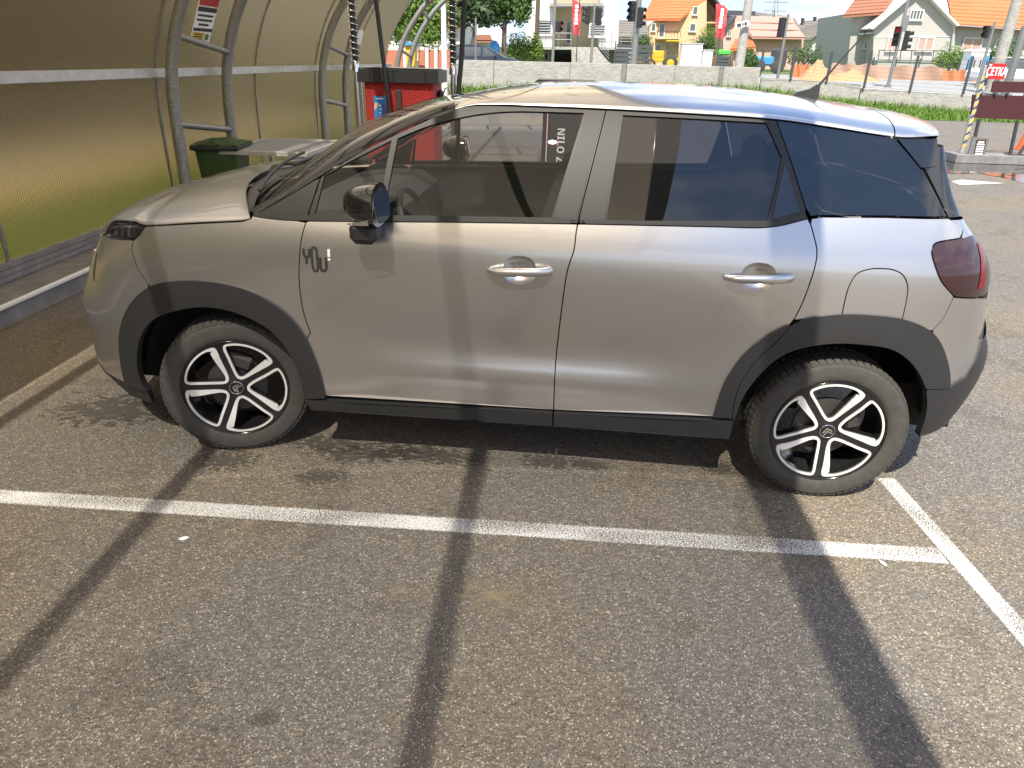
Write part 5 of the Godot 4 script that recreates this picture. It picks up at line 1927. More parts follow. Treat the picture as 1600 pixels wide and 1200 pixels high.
func street_things() -> void:
	var grey: Material = M.galvanised_steel
	# traffic signals
	var t := pole_thing("traffic_light", "traffic light with red lens lit before the grey gabled house", "traffic light", 1392.5, 120, 1417.5, 0, -39.0, .085, grey, .85)
	traffic_head(t, Vector3(-.22, at(1400, 57, -39.0).y - .85, .18), -.5, 0)
	traffic_head(t, Vector3(.30, at(1410, 60, -39.0).y - .95, .1), .9)
	bx(t, "rear_plate", Vector3(.12, at(1415, 37, -39).y - .85, .05), Vector3(.22, .7, .03), grey)
	t = pole_thing("traffic_light", "traffic light with two dark heads before the orange tiled roof", "traffic light", 1537, 110, 1551, 34, -41.0, .075, grey, .9)
	traffic_head(t, Vector3(-.34, at(1537, 50, -41).y - .9, .1), -.9, -1, 2)
	t = pole_thing("traffic_light", "traffic light turned away before the pink house", "traffic light", 1216, 122, 1231, 22, -38.5, .075, grey, .85)
	traffic_head(t, Vector3(-.22, at(1224, 43, -38.5).y - .85, -.05), 2.3)
	t = pole_thing("traffic_light", "pedestrian light with red lens lit before the white house", "traffic light", 864, 96, 867, 0, -44.0, .085, grey, 1.0)
	traffic_head(t, Vector3(.26, at(871, 42, -44).y - 1.0, .12), .7, 0, 2)
	t = pole_thing("traffic_light", "traffic light with two black three lens heads by the white house stairs", "traffic light", 925, 98, 927.5, 7, -43.0, .085, grey, 1.0)
	traffic_head(t, Vector3(-.34, at(919, 24, -43).y - 1.0, .1), -1.3)
	traffic_head(t, Vector3(.26, at(933, 26, -43).y - 1.0, -.1), 2.7)
	t = pole_thing("traffic_light", "thick grey signal pole with black head beside the peach house", "traffic light", 991, 98, 997, 0, -38.0, .16, grey, .9)
	traffic_head(t, Vector3(.10, at(1003, 28, -38).y - .9, .28), .9)
	traffic_head(t, Vector3(-.30, at(993, 18, -38).y - .9, .1), -.6, -1, 3)
	t = pole_thing("signpost", "concrete pole with white arrow direction sign before the pink house", "signpost", 1157, 101, 1168.5, 0, -38.0, .24, M.concrete, .9)
	var o := t.position
	var ar := G.new()
	ar.prism(pxpoly([1148.5, 36, 1169, 31.5, 1172.5, 35.5, 1170, 40.5, 1149.5, 44.5], -37.6), Transform3D(Basis(), Vector3(-o.x, -o.y, -37.6 - o.z)), .03)
	var arp := part(t, "arrow_sign", ar, M.white_metal)
	for q in [[1152, 39.6, 1158, 38.4], [1160, 37.8, 1162, 37.4], [1163.5, 37.2, 1167, 36.4]]:
		var a := at(q[0], q[1], -37.57) - o
		var b := at(q[2], q[3], -37.57) - o
		var lg := G.new()
		lg.beam(a, b, .01, .13, Vector3.UP)
		part(arp, "sign_text", lg, M.dark_metal)
	pole_thing("street_pole", "thick pale concrete street pole before the orange tiled roof", "pole", 1560, 100, 1590, 0, -36.0, .26, M.concrete, .8)
	pole_thing("street_pole", "slim galvanised pole beyond the brush stand", "pole", 1579, 125, 1600, 40, -34.6, .17, grey, .7)
	pole_thing("street_pole", "grey steel post beyond the canopy end and the brick fence", "pole", 694.5, 105, 692.6, 0, -26.0, .10, M.white_metal, 0.0)
	pole_thing("street_pole", "thin pole standing before the dark blue car", "pole", 743, 94, 743.5, 28, -34.6, .045, grey, .8)
	pole_thing("street_pole", "brown timber pole beside the conifers", "pole", 838, 70, 841, 0, -50.0, .16, M.bark, 1.2)
	# feather banners
	for q in [[904, 96, 902, 0, 893.5, 0, 905.5, 55, -46.0, "red feather banner on a thin pole before the white house"], [1124, 98, 1127, 8, 1118.5, 6, 1131, 60, -44.0, "red feather banner on a thin pole beside the peach house"]]:
		t = pole_thing("feather_banner", q[9], "banner", q[0], q[1], q[2], q[3], q[8], .03, M.dark_metal, 1.0)
		var fo: Vector3 = t.position
		var fg := G.new()
		var p0 := at(q[4], q[5], q[8]) - fo
		var p1 := at(q[6], q[7], q[8]) - fo
		fg.grid(6, 14, func(a: float, b: float) -> Vector3:
			var wd: float = (p1.x - p0.x) * (1.0 - .35 * b) * (1.0 if b > .12 else .35 + 5.4 * b)
			return Vector3(p0.x + (p1.x - p0.x) * (.0 + .35 * b) + wd * a, lerpf(p0.y, p1.y, b), .06 * sin(b * 9.0 + a * 3.0)))
		var sail := part(t, "sail", fg, M.flag_red)
		for i in 5:
			var c := Vector3(lerpf(p0.x, p1.x, .55), lerpf(p0.y, p1.y, .18 + .12 * i), .12)
			bx(sail, "printed_mark", c, Vector3(.17, .17, .01), M.white_print, 0.0, Basis(Vector3.BACK, .2))
	# dark blue car on the street
	t = thing("blue_car", "dark blue estate car on the street behind the concrete wall", "car", Vector3(at(760, 90, -37).x, .82, -37.0))
	var co := t.position
	var cg := G.new()
	cg.prism(soft(v2([-2.1, .25, -2.15, .75, -1.9, .92, -.2, .95, .55, .98, 1.35, .86, 1.95, .70, 2.1, .45, 2.05, .25]), .1, true), Transform3D(Basis(), Vector3(0, 0, .85)), 1.7)
	part(t, "body", cg, M.car_blue)
	cg = G.new()
	cg.prism(v2([-2.0, .9, -1.7, 1.38, -1.2, 1.46, -.3, 1.45, .1, 1.36, .95, .93]), Transform3D(Basis(), Vector3(0, 0, .70)), 1.4)
	part(t, "cabin", cg, M.car_blue)
	for q in [[-1.72, -1.05], [-.97, -.20], [-.12, .62]]:
		cg = G.new()
		var r: float = q[1]
		cg.prism(v2([q[0], .95, q[0] + (.12 if q[0] < -1.5 else 0.0), 1.36, minf(r, .02), 1.36, r, .97]), Transform3D(Basis(), Vector3(0, 0, .712)), .01)
		part(t, "window", cg, M.far_shaded_glass)
	for x in [-1.35, 1.3]:
		cg = G.new()
		cg.lathe([Vector2(0, .1), Vector2(.2, .1), Vector2(.31, .09), Vector2(.31, -.1)], Transform3D(Basis(), Vector3(x, .31, .78)), 24)
		part(t, "wheel", cg, M.tyre_rubber)
	bx(t, "door_mirror", Vector3(.5, 1.0, .9), Vector3(.12, .1, .14), M.car_blue, .03)
	# blue parasol or bin top behind it
	var bg := G.new()
	bg.blob(at(772, 76, -47.0), Vector3(.35, .45, .35))
	bg.box(at(772, 84, -47.0), Vector3(.5, .5, .5), Basis(), .05)
	single("blue_container", bg, M.toilet_blue, "blue domed container behind the dark blue car", "container")
	# white cabinets
	for q in [[1065, 69, 1093, 101, -52.0, "large white ribbed cabinet beside the yellow loader"], [1097.5, 79, 1110, 101, -52.5, "narrow white ribbed cabinet behind the concrete wall"]]:
		var a := at(q[0], q[1], q[4])
		var b := at(q[2], q[3], q[4])
		t = thing("street_cabinet", q[5], "cabinet", Vector3((a.x + b.x) / 2, 1.2, q[4]))
		var s := Vector3(b.x - a.x, a.y - 1.2, .8)
		bx(t, "housing", Vector3(0, s.y / 2, 0), s, M.white_metal, .03)
		for i in 7:
			bx(t, "rib", Vector3(0, s.y * (i + .7) / 7.6, .41), Vector3(s.x * .9, .05, .03), M.white_metal, .008)
		bx(t, "cap", Vector3(0, s.y + .03, .0), Vector3(s.x + .1, .07, .9), M.bright_zinc, .01)
	# loader
	t = thing("yellow_loader", "small yellow backhoe loader parked before the peach house", "loader", Vector3(at(1040, 96, -56).x, 1.2, -56.0))
	for q in [[-1.15, .38, .38], [.25, .52, .52]]:
		cg = G.new()
		cg.lathe([Vector2(0, .14), Vector2(q[2] * .55, .14), Vector2(q[2] * .6, .17), Vector2(q[2], .15), Vector2(q[2], -.15), Vector2(0, -.15)], Transform3D(Basis(), Vector3(q[0], q[1], .6)), 22)
		var wh := part(t, "wheel", cg, M.tyre_rubber)
		cg = G.new()
		cg.lathe([Vector2(q[2] * .5, .15), Vector2(0, .18)], Transform3D(Basis(), Vector3(q[0], q[1], .6)), 16)
		part(wh, "rim", cg, M.machine_yellow)
	bx(t, "bonnet", Vector3(-.75, 1.05, 0), Vector3(1.1, .5, .9), M.machine_yellow, .08)
	bx(t, "chassis", Vector3(-.2, .7, 0), Vector3(2.2, .3, .9), M.machine_yellow, .04)
	bx(t, "cab", Vector3(.35, 1.45, 0), Vector3(.75, .9, .8), M.window_glass, .06)
	for x in [-.02, .72]:
		bx(t, "cab_pillar", Vector3(x, 1.45, .4), Vector3(.06, .9, .06), M.dark_metal)
	bx(t, "cab_roof", Vector3(.35, 1.94, 0), Vector3(.9, .1, .9), M.machine_yellow, .03)
	cg = G.new()
	cg.beam(Vector3(.9, 1.0, .2), Vector3(1.25, 1.9, .2), .18, .18)
	cg.beam(Vector3(1.25, 1.9, .2), Vector3(1.1, .6, .2), .14, .14)
	part(t, "digger_arm", cg, M.machine_yellow)
	bx(t, "bucket", Vector3(-1.75, .45, 0), Vector3(.5, .5, 1.4), M.machine_yellow, .08)
	# board fence and green bin
	var pf := thing("board_fence", "dark slatted fence before the peach house", "fence", Vector3(at(990, 95, -50).x, 1.2, -50.5))
	for i in 6:
		bx(pf, "slat", Vector3(0, .15 + .26 * i, 0), Vector3(at(1019, 90, -50).x - at(964, 90, -50).x, .2, .04), M.fence_dark)
	for x in [-1.2, .0, 1.2]:
		bx(pf, "post", Vector3(x, .85, -.06), Vector3(.08, 1.7, .07), M.fence_dark)
	t = thing("waste_container", "dark slatted container with bright green lid by the red banner", "container", Vector3(at(1129, 95, -50).x, 1.2, -50.0))
	for i in 5:
		bx(t, "slat", Vector3(0, .12 + .2 * i, .3), Vector3(.75, .16, .03), M.fence_dark)
	bx(t, "body", Vector3(0, .5, 0), Vector3(.7, 1.0, .55), M.dark_metal)
	bx(t, "lid", Vector3(0, 1.2, 0), Vector3(.8, .35, .65), M.far_green, .1)
	# orange barrier nets and soil heaps
	var nets := [[1240, 94, 1262, 118, "short orange barrier net left of the soil heap"], [1300, 93, 1362, 117, "orange barrier net before the left wing of the grey house"], [1366, 96, 1470, 119, "long faded orange barrier net below the terrace railing"], [1474, 103, 1508, 122, "bright orange barrier net before the green bush"], [1523, 104, 1546, 124, "orange barrier net beside the portable toilet"]]
	for i in nets.size():
		var q: Array = nets[i]
		var z := -47.0 - .3 * i
		var a := at(q[0], q[1], z)
		var b := at(q[2], q[3], z)
		var ng := G.new()
		ng.grid(24, 3, func(u: float, v: float) -> Vector3:
			return Vector3(lerpf(a.x, b.x, u), lerpf(1.1, a.y - .22 + .06 * sin(u * 17.0), v), z + .12 * sin(u * 13.0 + v * 2.0)))
		var nt := thing("barrier_net", q[4], "barrier", Vector3((a.x + b.x) / 2, 1.1, z))
		for k in ng.v.size(): ng.v[k] -= nt.position
		part(nt, "net", ng, M.faded_net if i == 2 or i == 1 else M.orange_net)
		for k in 4:
			bx(nt, "stake", Vector3((b.x - a.x) * (k / 3.0 - .5), .6, -.15), Vector3(.05, 1.25, .05), M.dark_metal)
	for q in [[1277, 116, 1.1, .95, -44.5, "orange soil heap on the street beside the traffic light"], [1330, 118, 1.8, .55, -45.0, "flat orange soil heap before the barrier net"]]:
		var p := at(q[0], q[1], q[4])
		var sg := G.new()
		var nz := noise_of(int(q[0]), 1.1, 4)
		sg.grid(24, 16, func(a: float, b: float) -> Vector3:
			var x := (a - .5) * 2.0
			var y := (b - .5) * 2.0
			var h := maxf(0.0, 1.0 - sqrt(x * x + y * y))
			return Vector3(p.x + x * q[2], 1.0 + q[3] * h * (1.1 + .6 * nz.get_noise_2d(x * 2.0, y * 2.0)), q[4] + y * 1.2))
		sg.orient(up_ok)
		single("soil_heap", sg, M.soil_orange, q[5], "soil heap")
	# portable toilet
	var ta := at(1507, 82, -50.0)
	var tb := at(1523, 118, -50.0)
	t = thing("portable_toilet", "white and blue portable toilet beside the green bush", "toilet", Vector3((ta.x + tb.x) / 2 + .25, 1.2, -50.0))
	var hh := ta.y - 1.2
	bx(t, "cabin", Vector3(0, hh / 2, 0), Vector3(1.1, hh, 1.0), M.white_metal, .04)
	bx(t, "door", Vector3(0, hh * .45, .52), Vector3(.62, hh * .82, .03), M.bright_zinc, .01)
	for x in [-.48, .48]:
		bx(t, "blue_corner", Vector3(x, hh * .5, .48), Vector3(.2, hh * .8, .09), M.toilet_blue, .02)
	bx(t, "roof", Vector3(0, hh + .08, 0), Vector3(1.2, .2, 1.1), M.white_metal, .08)
	# parked car far right, tractor by the soil
	t = thing("parked_van", "pale grey car partly hidden behind the brush stand sign", "car", Vector3(at(1575, 110, -44).x, 1.0, -44.0))
	bx(t, "body", Vector3(0, .55, 0), Vector3(3.8, .65, 1.7), M.white_metal, .18)
	bx(t, "cabin", Vector3(.2, 1.1, 0), Vector3(2.2, .6, 1.5), M.far_shaded_glass, .2)
	bx(t, "roof", Vector3(.2, 1.42, 0), Vector3(1.8, .06, 1.3), M.white_metal, .02)
	for x in [-1.2, 1.2]:
		cg = G.new()
		cg.lathe([Vector2(0, .1), Vector2(.3, .1), Vector2(.3, -.1)], Transform3D(Basis(), Vector3(x, .3, .8)), 20)
		part(t, "wheel", cg, M.tyre_rubber)
	t = thing("blue_tractor", "small dark blue machine behind the end of the concrete wall", "machine", Vector3(at(1195, 96, -55).x, 1.2, -55.0))
	bx(t, "body", Vector3(0, .8, 0), Vector3(1.6, .6, .9), M.toilet_blue, .1)
	bx(t, "cab", Vector3(.9, 1.0, 0), Vector3(.9, 1.2, 1.0), M.dark_metal, .1)
	for x in [-.5, .8]:
		cg = G.new()
		cg.lathe([Vector2(0, .1), Vector2(.45, .1), Vector2(.45, -.1)], Transform3D(Basis(), Vector3(x, .45, .5)), 20)
		part(t, "wheel", cg, M.tyre_rubber)

func houses() -> void:
	# grey gabled house on the right
	var h := house("grey_house", "large pale grey gabled house with brown and orange tiled roofs", 1440, 110, -60.0)
	slabp(h, "left_wing", [1333, 20, 1400, 14, 1400, 122, 1322, 120], -61.5, 8.0, M.wall_grey)
	tiled_roof(h, at(1318, 24, -60.6), at(1404, 17, -60.6), at(1450, -60, -66), at(1378, -60, -66), 16, M.tile_brown)
	slabp(h, "gable_wall", [1366, 41, 1440, -18, 1492, 35.5, 1492, 122, 1362, 120], -60.0, 9.0, M.wall_grey)
	slabp(h, "verge", [1360, 44, 1440, -22, 1440, -18.5, 1364, 46], -59.4, 9.0, M.wall_white)
	slabp(h, "verge", [1440, -22, 1500, 39, 1496, 41, 1440, -18.5], -59.4, 9.0, M.wall_white)
	slabp(h, "string_course", [1364, 57.5, 1492, 56.5, 1492, 57.7, 1364, 58.7], -59.97, .06, M.wall_white)
	slabp(h, "right_wing", [1491, 39, 1680, 51, 1680, 128, 1490, 122], -61.2, 9.0, M.wall_grey)
	tiled_roof(h, at(1488, 37.5, -60.5), at(1700, 52, -60.5), at(1640, -60, -67.5), at(1470, -60, -67.5), 18, M.tile_orange)
	slabp(h, "gutter", [1488, 38, 1700, 52.3, 1700, 54, 1488, 39.6], -60.3, .2, M.bright_zinc)
	var pg := G.new()
	pg.tube([at(1491.5, 40, -59.8) - h.position, at(1484, 92, -59.8) - h.position], .06, 8)
	part(h, "downpipe", pg, M.bright_zinc)
	win(h, [1423.5, 15.5, 1439.5, 31], -59.96, M.far_shaded_glass, M.wall_white, 3)
	for a in [[1436, 58.5, 1455, 79], [1389, 59, 1401, 79]]:
		win(h, a, -59.96, M.blind_pink, M.wall_white, 1)
	for a in [[1507, 59, 1530, 79], [1557, 62, 1578, 80]]:
		win(h, a, -61.16, M.blind_pink, M.wall_white, 1)
	win(h, [1353, 57, 1365, 76], -61.46, M.far_shaded_glass, M.wall_white, 1)
	slabp(h, "porch_roof", [1350, 52, 1370, 49, 1370, 51.5, 1350, 54], -60.2, 1.4, M.wall_white)
	slabp(h, "terrace", [1372, 94, 1478, 98, 1478, 122, 1368, 120], -58.0, 2.0, M.wall_grey)
	var o := h.position
	for q in [[1374, 78.5, 1476, 79.5], [1372, 93.5, 1474, 96]]:
		var rg := G.new()
		rg.tube([at(q[0], q[1], -57.9) - o, at(q[2], q[3], -57.9) - o], .035, 6)
		part(h, "railing_rail", rg, M.dark_metal)
	for i in 7:
		var f := i / 6.0
		var rg := G.new()
		rg.tube([at(lerpf(1374, 1476, f), 78.5, -57.9) - o, at(lerpf(1372, 1474, f), lerpf(94, 97, f), -57.9) - o], .03, 6)
		part(h, "railing_post", rg, M.dark_metal)
	# far grey house
	h = house("far_grey_house", "small far house with grey tiled roof and two chimneys", 1290, 95, -88.0)
	slabp(h, "gable_wall", [1268, 58, 1313, 31, 1330, 47, 1330, 108, 1268, 106], -88.0, 8.0, M.wall_white)
	tiled_roof(h, at(1222, 60, -87.4), at(1267, 59.5, -87.4), at(1314, 29.5, -87.6), at(1256, 32, -92), 9, M.tile_grey)
	slabp(h, "verge", [1311, 29, 1331, 47.5, 1330, 49.5, 1312, 32], -87.5, 6.0, M.dark_metal)
	slabp(h, "side_wall", [1225, 60, 1268, 59.5, 1268, 106, 1225, 105], -88.1, 6.0, M.wall_white)
	for q in [[1254, 28, 1257, 36], [1273, 26, 1276, 34]]:
		slabp(h, "chimney", [q[0], q[1], q[2], q[1], q[2], q[3], q[0], q[3]], -90.0, .6, M.dark_metal)
	win(h, [1274, 53, 1281, 61], -87.95, M.far_shaded_glass, M.wall_white, 1)
	# pink house
	h = house("pink_house", "pink house with pale red sheet metal roof behind the signpost", 1190, 98, -76.0)
	slabp(h, "gable_wall", [1130, 48, 1150.6, 27, 1181, 58, 1181, 108, 1130, 106], -76.0, 7.0, M.wall_pink)
	slabp(h, "side_wall", [1181, 57, 1256, 58, 1254, 108, 1181, 108], -76.2, 7.0, M.wall_pink)
	tiled_roof(h, at(1176, 57.5, -75.4), at(1258, 58.5, -75.4), at(1234, 27, -79.5), at(1150, 24.5, -76.5), 3, M.sheet_red)
	slabp(h, "verge", [1127, 49, 1150.6, 24, 1150.6, 27.5, 1129, 51], -75.5, 6.0, M.dark_metal)
	tiled_roof(h, at(1141, 77, -74.0), at(1181, 73, -74.0), at(1174, 61, -76), at(1150, 60, -76), 5, M.tile_orange, "porch_roof")
	win(h, [1137, 48, 1141.5, 57], -75.95, M.far_shaded_glass, M.wall_white, 1)
	slabp(h, "porch_wall", [1146, 76, 1178, 74, 1178, 106, 1146, 106], -74.6, 1.2, M.wall_pink)
	# dark roofed house behind
	h = house("dark_roof_house", "house with dark slate roof and grey roof behind the pink house", 1170, 60, -100.0)
	slabp(h, "wall", [1138, 24, 1240, 26, 1240, 104, 1138, 104], -100.0, 8.0, M.wall_grey)
	tiled_roof(h, at(1136, 26, -99.5), at(1189, 27, -99.5), at(1180, 17.5, -103), at(1137, 16, -103), 6, M.tile_dark)
	tiled_roof(h, at(1180, 30, -98.5), at(1252, 46, -98.5), at(1240, 26, -101), at(1180, 18.5, -102), 8, M.tile_grey, "rear_roof")
	slabp(h, "chimney", [1211, 15, 1214.5, 15, 1214.5, 25, 1211, 25], -99.0, .6, M.wall_grey)
	# peach house
	h = house("peach_house", "peach rendered house with orange tiled roof and balconies", 1070, 98, -82.0)
	slabp(h, "front_wall", [1015, 42, 1030, 28.5, 1062, 28.5, 1104, 0, 1104, 104, 1013, 102], -82.0, 9.0, M.wall_peach)
	slabp(h, "right_wall", [1104, -2, 1113, -8, 1142, 27, 1142, 105, 1104, 104], -84.5, 6.0, M.wall_peach)
	tiled_roof(h, at(1029, 29.5, -81.2), at(1063, 29.5, -81.2), at(1112, -9, -84), at(1052, -9, -84), 9, M.tile_orange)
	tiled_roof(h, at(1002, 30, -82.5), at(1031, 29.5, -81.5), at(1052, -6, -84), at(1020, -2, -85), 9, M.tile_orange, "side_roof")
	slabp(h, "verge", [1111, -12, 1146, 31, 1143, 32, 1110, -8], -81.5, 5.0, M.dark_metal)
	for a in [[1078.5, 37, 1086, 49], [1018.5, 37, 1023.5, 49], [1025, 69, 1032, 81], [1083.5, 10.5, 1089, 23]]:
		win(h, a, -81.95, M.far_shaded_glass, M.wall_white, 0)
	win(h, [1031, 37, 1037, 58], -81.95, M.far_shaded_glass, M.wall_white, 0)
	for q in [[1026, 58.5, 1064, -80.6], [1103, 34, 1140, -82.6]]:
		slabp(h, "balcony_slab", [q[0], q[1], q[2], q[1], q[2], q[1] + 2.5, q[0], q[1] + 2.5], q[3], 1.5, M.wall_peach)
		for i in 9:
			var x: float = lerpf(q[0] + 1, q[2] - 1, i / 8.0)
			slabp(h, "baluster", [x, q[1] - 9, x + .7, q[1] - 9, x + .7, q[1], x, q[1]], q[3] - .05, .05, M.dark_metal)
		slabp(h, "handrail", [q[0], q[1] - 10, q[2], q[1] - 10, q[2], q[1] - 9, q[0], q[1] - 9], q[3], .08, M.dark_metal)
	# grey shed wall between
	h = house("grey_shed", "low shed with weathered grey roof between the white and peach houses", 977, 90, -68.0)
	slabp(h, "wall", [964, 56, 1012, 56, 1012, 104, 964, 102], -68.0, 5.0, M.wall_beige)
	tiled_roof(h, at(960, 58, -67.5), at(1014, 58, -67.5), at(1010, 31, -71), at(962, 31, -71), 8, M.tile_grey)
	# white house
	h = house("white_house", "white modern house with cream recess, terrace and outside stairs", 890, 97, -62.0)
	slabp(h, "left_block", [822, -14, 866, -14, 866, 74, 820, 74], -62.0, 9.0, M.wall_white)
	slabp(h, "recess_wall", [864, -14, 940, -14, 940, 74, 864, 74], -64.0, 6.0, M.wall_cream)
	slabp(h, "right_block", [937, -14, 967, -14, 966, 74, 936, 74], -61.5, 9.0, M.wall_white)
	slabp(h, "balcony_slab", [858, 5.5, 944, 5, 944, 9, 858, 9.5], -61.0, 3.2, M.wall_grey)
	slabp(h, "balcony_glass", [860, -8, 942, -8, 942, 5, 860, 5.5], -60.9, .03, M.window_glass)
	win(h, [842, 31, 861, 54], -61.96, M.far_shaded_glass, M.wall_white, 0)
	win(h, [922, 37, 945, 57], -61.4, M.far_shaded_glass, M.wall_white, 0)
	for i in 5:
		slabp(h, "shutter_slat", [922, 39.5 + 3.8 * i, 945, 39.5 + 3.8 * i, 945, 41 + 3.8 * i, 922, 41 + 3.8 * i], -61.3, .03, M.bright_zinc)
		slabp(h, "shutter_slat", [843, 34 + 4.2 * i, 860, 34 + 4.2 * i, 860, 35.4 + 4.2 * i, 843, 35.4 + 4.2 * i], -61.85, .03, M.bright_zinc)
	win(h, [885.5, 34, 891, 68], -63.96, M.far_shaded_glass, M.wall_white, 0)
	slabp(h, "terrace_slab", [800, 72.5, 987, 74, 987, 78, 800, 77], -58.0, 6.0, M.concrete)
	slabp(h, "basement_wall", [800, 77.5, 866, 77.7, 866, 106, 800, 104], -60.5, 4.0, M.wall_grey)
	slabp(h, "basement_wall", [908, 78, 987, 78.5, 987, 106, 908, 106], -60.5, 4.0, M.wall_grey)
	slabp(h, "garage_rear_wall", [855, 76, 918, 76, 918, 106, 855, 106], -64.6, .2, M.wall_grey)
	win(h, [843, 82, 857, 95], -60.45, M.far_shaded_glass, M.wall_white, 1)
	for i in 9:
		var y := 75.0 + 2.7 * i
		var x := 893.0 + 2.3 * i
		slabp(h, "stair_step", [x, y, x + 42, y + .4, x + 42, y + 30, x, y + 29], -57.9 + .28 * i, .9, M.concrete)
	o = h.position
	for q in [[800, 51, 893, 52], [938, 54, 987, 55], [800, 61, 893, 62], [938, 64, 987, 65]]:
		var rg := G.new()
		rg.tube([at(q[0], q[1], -58.1) - o, at(q[2], q[3], -58.1) - o], .03, 6)
		part(h, "railing_rail", rg, M.galvanised_steel)
	for x in [802, 826, 852, 872, 892, 940, 955, 970, 986]:
		slabp(h, "railing_post", [x, 51, x + 1, 51, x + 1, 73, x, 73], -58.05, .05, M.galvanised_steel)
	for k in 3:
		var rg := G.new()
		rg.tube([at(934, 60 + 5 * k, -57.9) - o, at(952, 82 + 5 * k, -55.6) - o], .03, 6)
		part(h, "stair_rail", rg, M.galvanised_steel)
	# red roofed house and brick fence beyond the canopy end
	h = house("red_roof_house", "house with red tiled roof behind the trees past the canopy end", 650, 60, -52.0)
	slabp(h, "wall", [560, 30, 720, 34, 720, 104, 560, 100], -52.0, 8.0, M.wall_white)
	tiled_roof(h, at(575, 34, -51.4), at(725, 38, -51.4), at(700, -10, -56), at(600, -12, -56), 12, M.tile_orange)
	win(h, [700, 50, 712, 66], -51.95, M.far_shaded_glass, M.wall_white, 1)
	h = house("small_brown_roof_house", "small house with brown roof under the conifers", 757, 75, -58.0)
	slabp(h, "wall", [745, 62, 768, 62, 768, 98, 745, 98], -58.0, 4.0, M.wall_white)
	tiled_roof(h, at(741, 63, -57.5), at(769, 63, -57.5), at(766, 54, -60), at(747, 54, -60), 5, M.tile_brown)
	var f := thing("brick_fence", "brick fence with white pillars beyond the canopy end", "fence", Vector3(at(655, 100, -27.5).x, 0.4, -27.5))
	for q in [[600, 632], [634, 650.5], [653.5, 666], [669, 680], [683, 690], [697, 706]]:
		slabp(f, "brick_panel", [q[0], 78, q[1], 78, q[1], 106, q[0], 106], -27.5, .15, M.brick_red)
	for x in [632.5, 651, 667, 681, 693]:
		slabp(f, "pillar", [x - 2.4, 71, x + 2.4, 71, x + 2.4, 108, x - 2.4, 108], -27.4, .3, M.wall_white)
		slabp(f, "pillar_cap", [x - 3.2, 69.5, x + 3.2, 69.5, x + 3.2, 71, x - 3.2, 71], -27.35, .4, M.wall_white)
	var yb := thing("yellow_bin", "yellow waste container with blue lid by the brick fence", "bin", Vector3(at(641, 90, -26.5).x, 0.4, -26.5))
	slabp(yb, "body", [633, 71, 649, 71, 647, 104, 635, 104], -26.4, .5, M.machine_yellow)
	slabp(yb, "lid", [624, 65, 650, 67, 650, 71, 624, 70], -26.3, .7, M.toilet_blue)

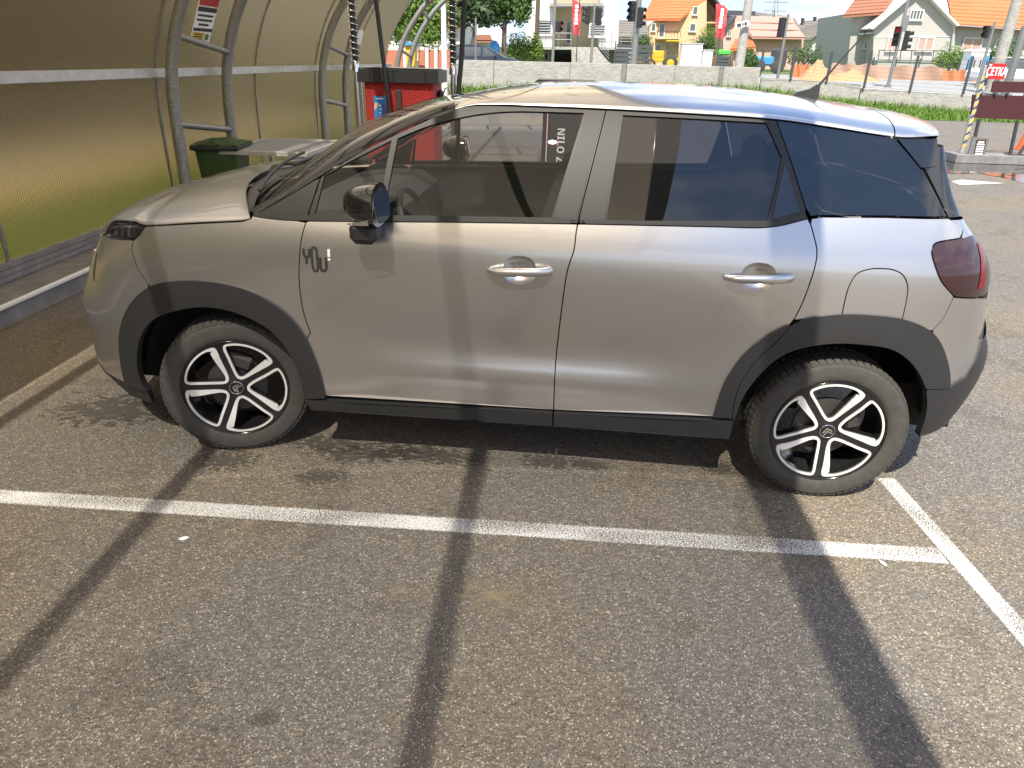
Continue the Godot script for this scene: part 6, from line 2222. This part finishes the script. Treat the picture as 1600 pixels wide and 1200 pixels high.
func plants() -> void:
	var p := at(741, 88, -46.0)
	p.y = 1.1
	tree("conifer", "dark drooping conifer beside the dark blue car, trunk nearest the hose post", p, 9.0, [[Vector3(-.1, 4.2, 0), Vector3(1.3, 1.7, 1.2)], [Vector3(.5, 3.1, .3), Vector3(.9, .8, .8)], [Vector3(-.7, 2.9, .2), Vector3(.7, .7, .7)], [Vector3(.2, 6.2, 0), Vector3(1.0, 1.5, 1.0)]], 9000, .13, M.leaf_dark, .16, "conifers behind the blue car", .8)
	p = at(787, 82, -47.0)
	p.y = 1.1
	tree("conifer", "dark drooping conifer above the bushes, standing beside the brown timber pole", p, 9.0, [[Vector3(0, 4.3, 0), Vector3(1.4, 1.6, 1.2)], [Vector3(.9, 3.3, .3), Vector3(.8, .8, .8)], [Vector3(-.8, 3.0, .2), Vector3(.9, .7, .7)], [Vector3(1.1, 4.6, .2), Vector3(.9, 1.0, .8)], [Vector3(0, 6.2, 0), Vector3(1.1, 1.5, 1.0)]], 11000, .13, M.leaf_mid, .17, "conifers behind the blue car", .8)
	p = at(650, 100, -36.0)
	p.y = .8
	tree("leafy_tree", "light green leafy tree behind the brick fence at the canopy end", p, 4.5, [[Vector3(-.7, 2.4, 0), Vector3(1.1, 1.0, .8)], [Vector3(.5, 2.0, 0), Vector3(1.0, .8, .8)], [Vector3(.1, 3.1, 0), Vector3(1.2, .7, .8)], [Vector3(1.3, 2.8, 0), Vector3(.8, .8, .7)]], 7000, .09, M.leaf_light, .1)
	for q in [[810, 72, -48.0, .75, .85, "leaf_light", "light green round bush under the conifers"], [836, 74, -48.0, .55, .8, "leaf_light", "light green bush beside the brown timber pole"], [1005, 70, -54.0, .65, .7, "leaf_mid", "dark green bush beside the thick signal pole"], [1107, 58, -70.0, .9, 1.2, "leaf_light", "tall light green bush beside the red banner and peach house"], [1098, 70, -60.0, 1.0, .6, "leaf_dark", "dark purple leaved shrub above the white cabinet"], [1485, 90, -52.0, 1.0, .8, "leaf_light", "light green bush before the grey house, beside the portable toilet"], [1572, 82, -50.0, .9, .9, "leaf_mid", "green bush behind the pale street pole"], [1258, 84, -58.0, 1.3, .75, "leaf_mid", "dark green round bush beside the soil heap"], [1310, 55, -74.0, 1.6, .9, "leaf_light", "green climbing bush before the far grey house"], [1168, 92, -50.0, .7, .6, "leaf_mid", "green shrub at the foot of the signpost"], [1545, 92, -51.0, .6, .6, "leaf_mid", "small green bush beside the portable toilet"]]:
		var c := at(q[0], q[1], q[2])
		var bh := c.y - 1.15
		tree("bush", q[6], Vector3(c.x, 1.15, q[2]), bh + q[4], [[Vector3(0, bh, 0), Vector3(q[3], q[4], q[3] * .8)], [Vector3(-q[3] * .5, bh * .8, .1), Vector3(q[3] * .6, q[4] * .7, q[3] * .6)], [Vector3(q[3] * .5, bh * .75, .1), Vector3(q[3] * .6, q[4] * .7, q[3] * .6)]], 2200, .07, M[q[5]], .045)
	# lattice pylon far off
	var py := thing("power_pylon", "faint steel lattice power pylon on the horizon above the dark roofs", "pylon", Vector3(at(1204, 60, -260.0).x, 1.2, -260.0))
	var pg := G.new()
	var ph := at(1204, -6, -260.0).y - 1.2
	for s in [-1.0, 1.0]:
		pg.beam(Vector3(2.6 * s, 0, 0), Vector3(.35 * s, ph, 0), .16, .16)
		for i in 9:
			var y0 := ph * i / 9.0
			var y1 := ph * (i + 1) / 9.0
			pg.beam(Vector3(lerpf(2.6, .35, i / 9.0) * s, y0, 0), Vector3(-lerpf(2.6, .35, (i + 1) / 9.0) * s, y1, 0), .09, .09)
	part(py, "lattice", pg, M.galvanised_steel)
	for k in 2:
		var ag := G.new()
		ag.beam(Vector3(-3.6, ph * (.80 + .12 * k), 0), Vector3(3.6, ph * (.80 + .12 * k), 0), .25, .2)
		part(py, "cross_arm", ag, M.galvanised_steel)
	# green shade net by the far house
	var a := at(1283, 63, -72.0)
	var b := at(1326, 78, -72.0)
	var g := G.new()
	g.grid(10, 3, func(u: float, v: float) -> Vector3:
		return Vector3(lerpf(a.x, b.x, u), lerpf(1.2, a.y, v), -72.0 + .1 * sin(u * 12.0)))
	single("shade_net", g, std("net_green", Color(.03, .20, .12), .7), "green shade net hung below the climbing bush", "net")

func behind_wall() -> void:
	struct("rear_path", sheet([[-7.6, 30], [-6.7, 30], [-6.7, -40], [-7.6, -40]], -.03), std("path_gravel", Color(.52, .43, .27), .95))
	struct("rear_yard", sheet([[-40, 30], [-7.6, 30], [-7.6, -24], [-40, -24]], -.034), M.far_asphalt)
	var t := thing("added_backdrop", "long brown block added to darken the view through the curved bronze wall", "building", Vector3(-14.0, -.03, -6.0))  # made-up building, placed to darken what shows through the wall sheets
	bx(t, "wall", Vector3(0, 3.2, 0), Vector3(5.0, 6.4, 34.0), M.wall_beige)
	bx(t, "roof_edge", Vector3(0.1, 6.5, 0), Vector3(5.4, .25, 34.4), M.dark_metal)
	for i in 6:
		bx(t, "door", Vector3(2.53, 1.4, -14 + 5.5 * i), Vector3(.06, 2.8, 2.4), M.dark_metal)

func _ready() -> void:
	rng.seed = 7
	light_and_lens()
	materials()
	ground()
	canopy()
	car()
	yard()
	background()
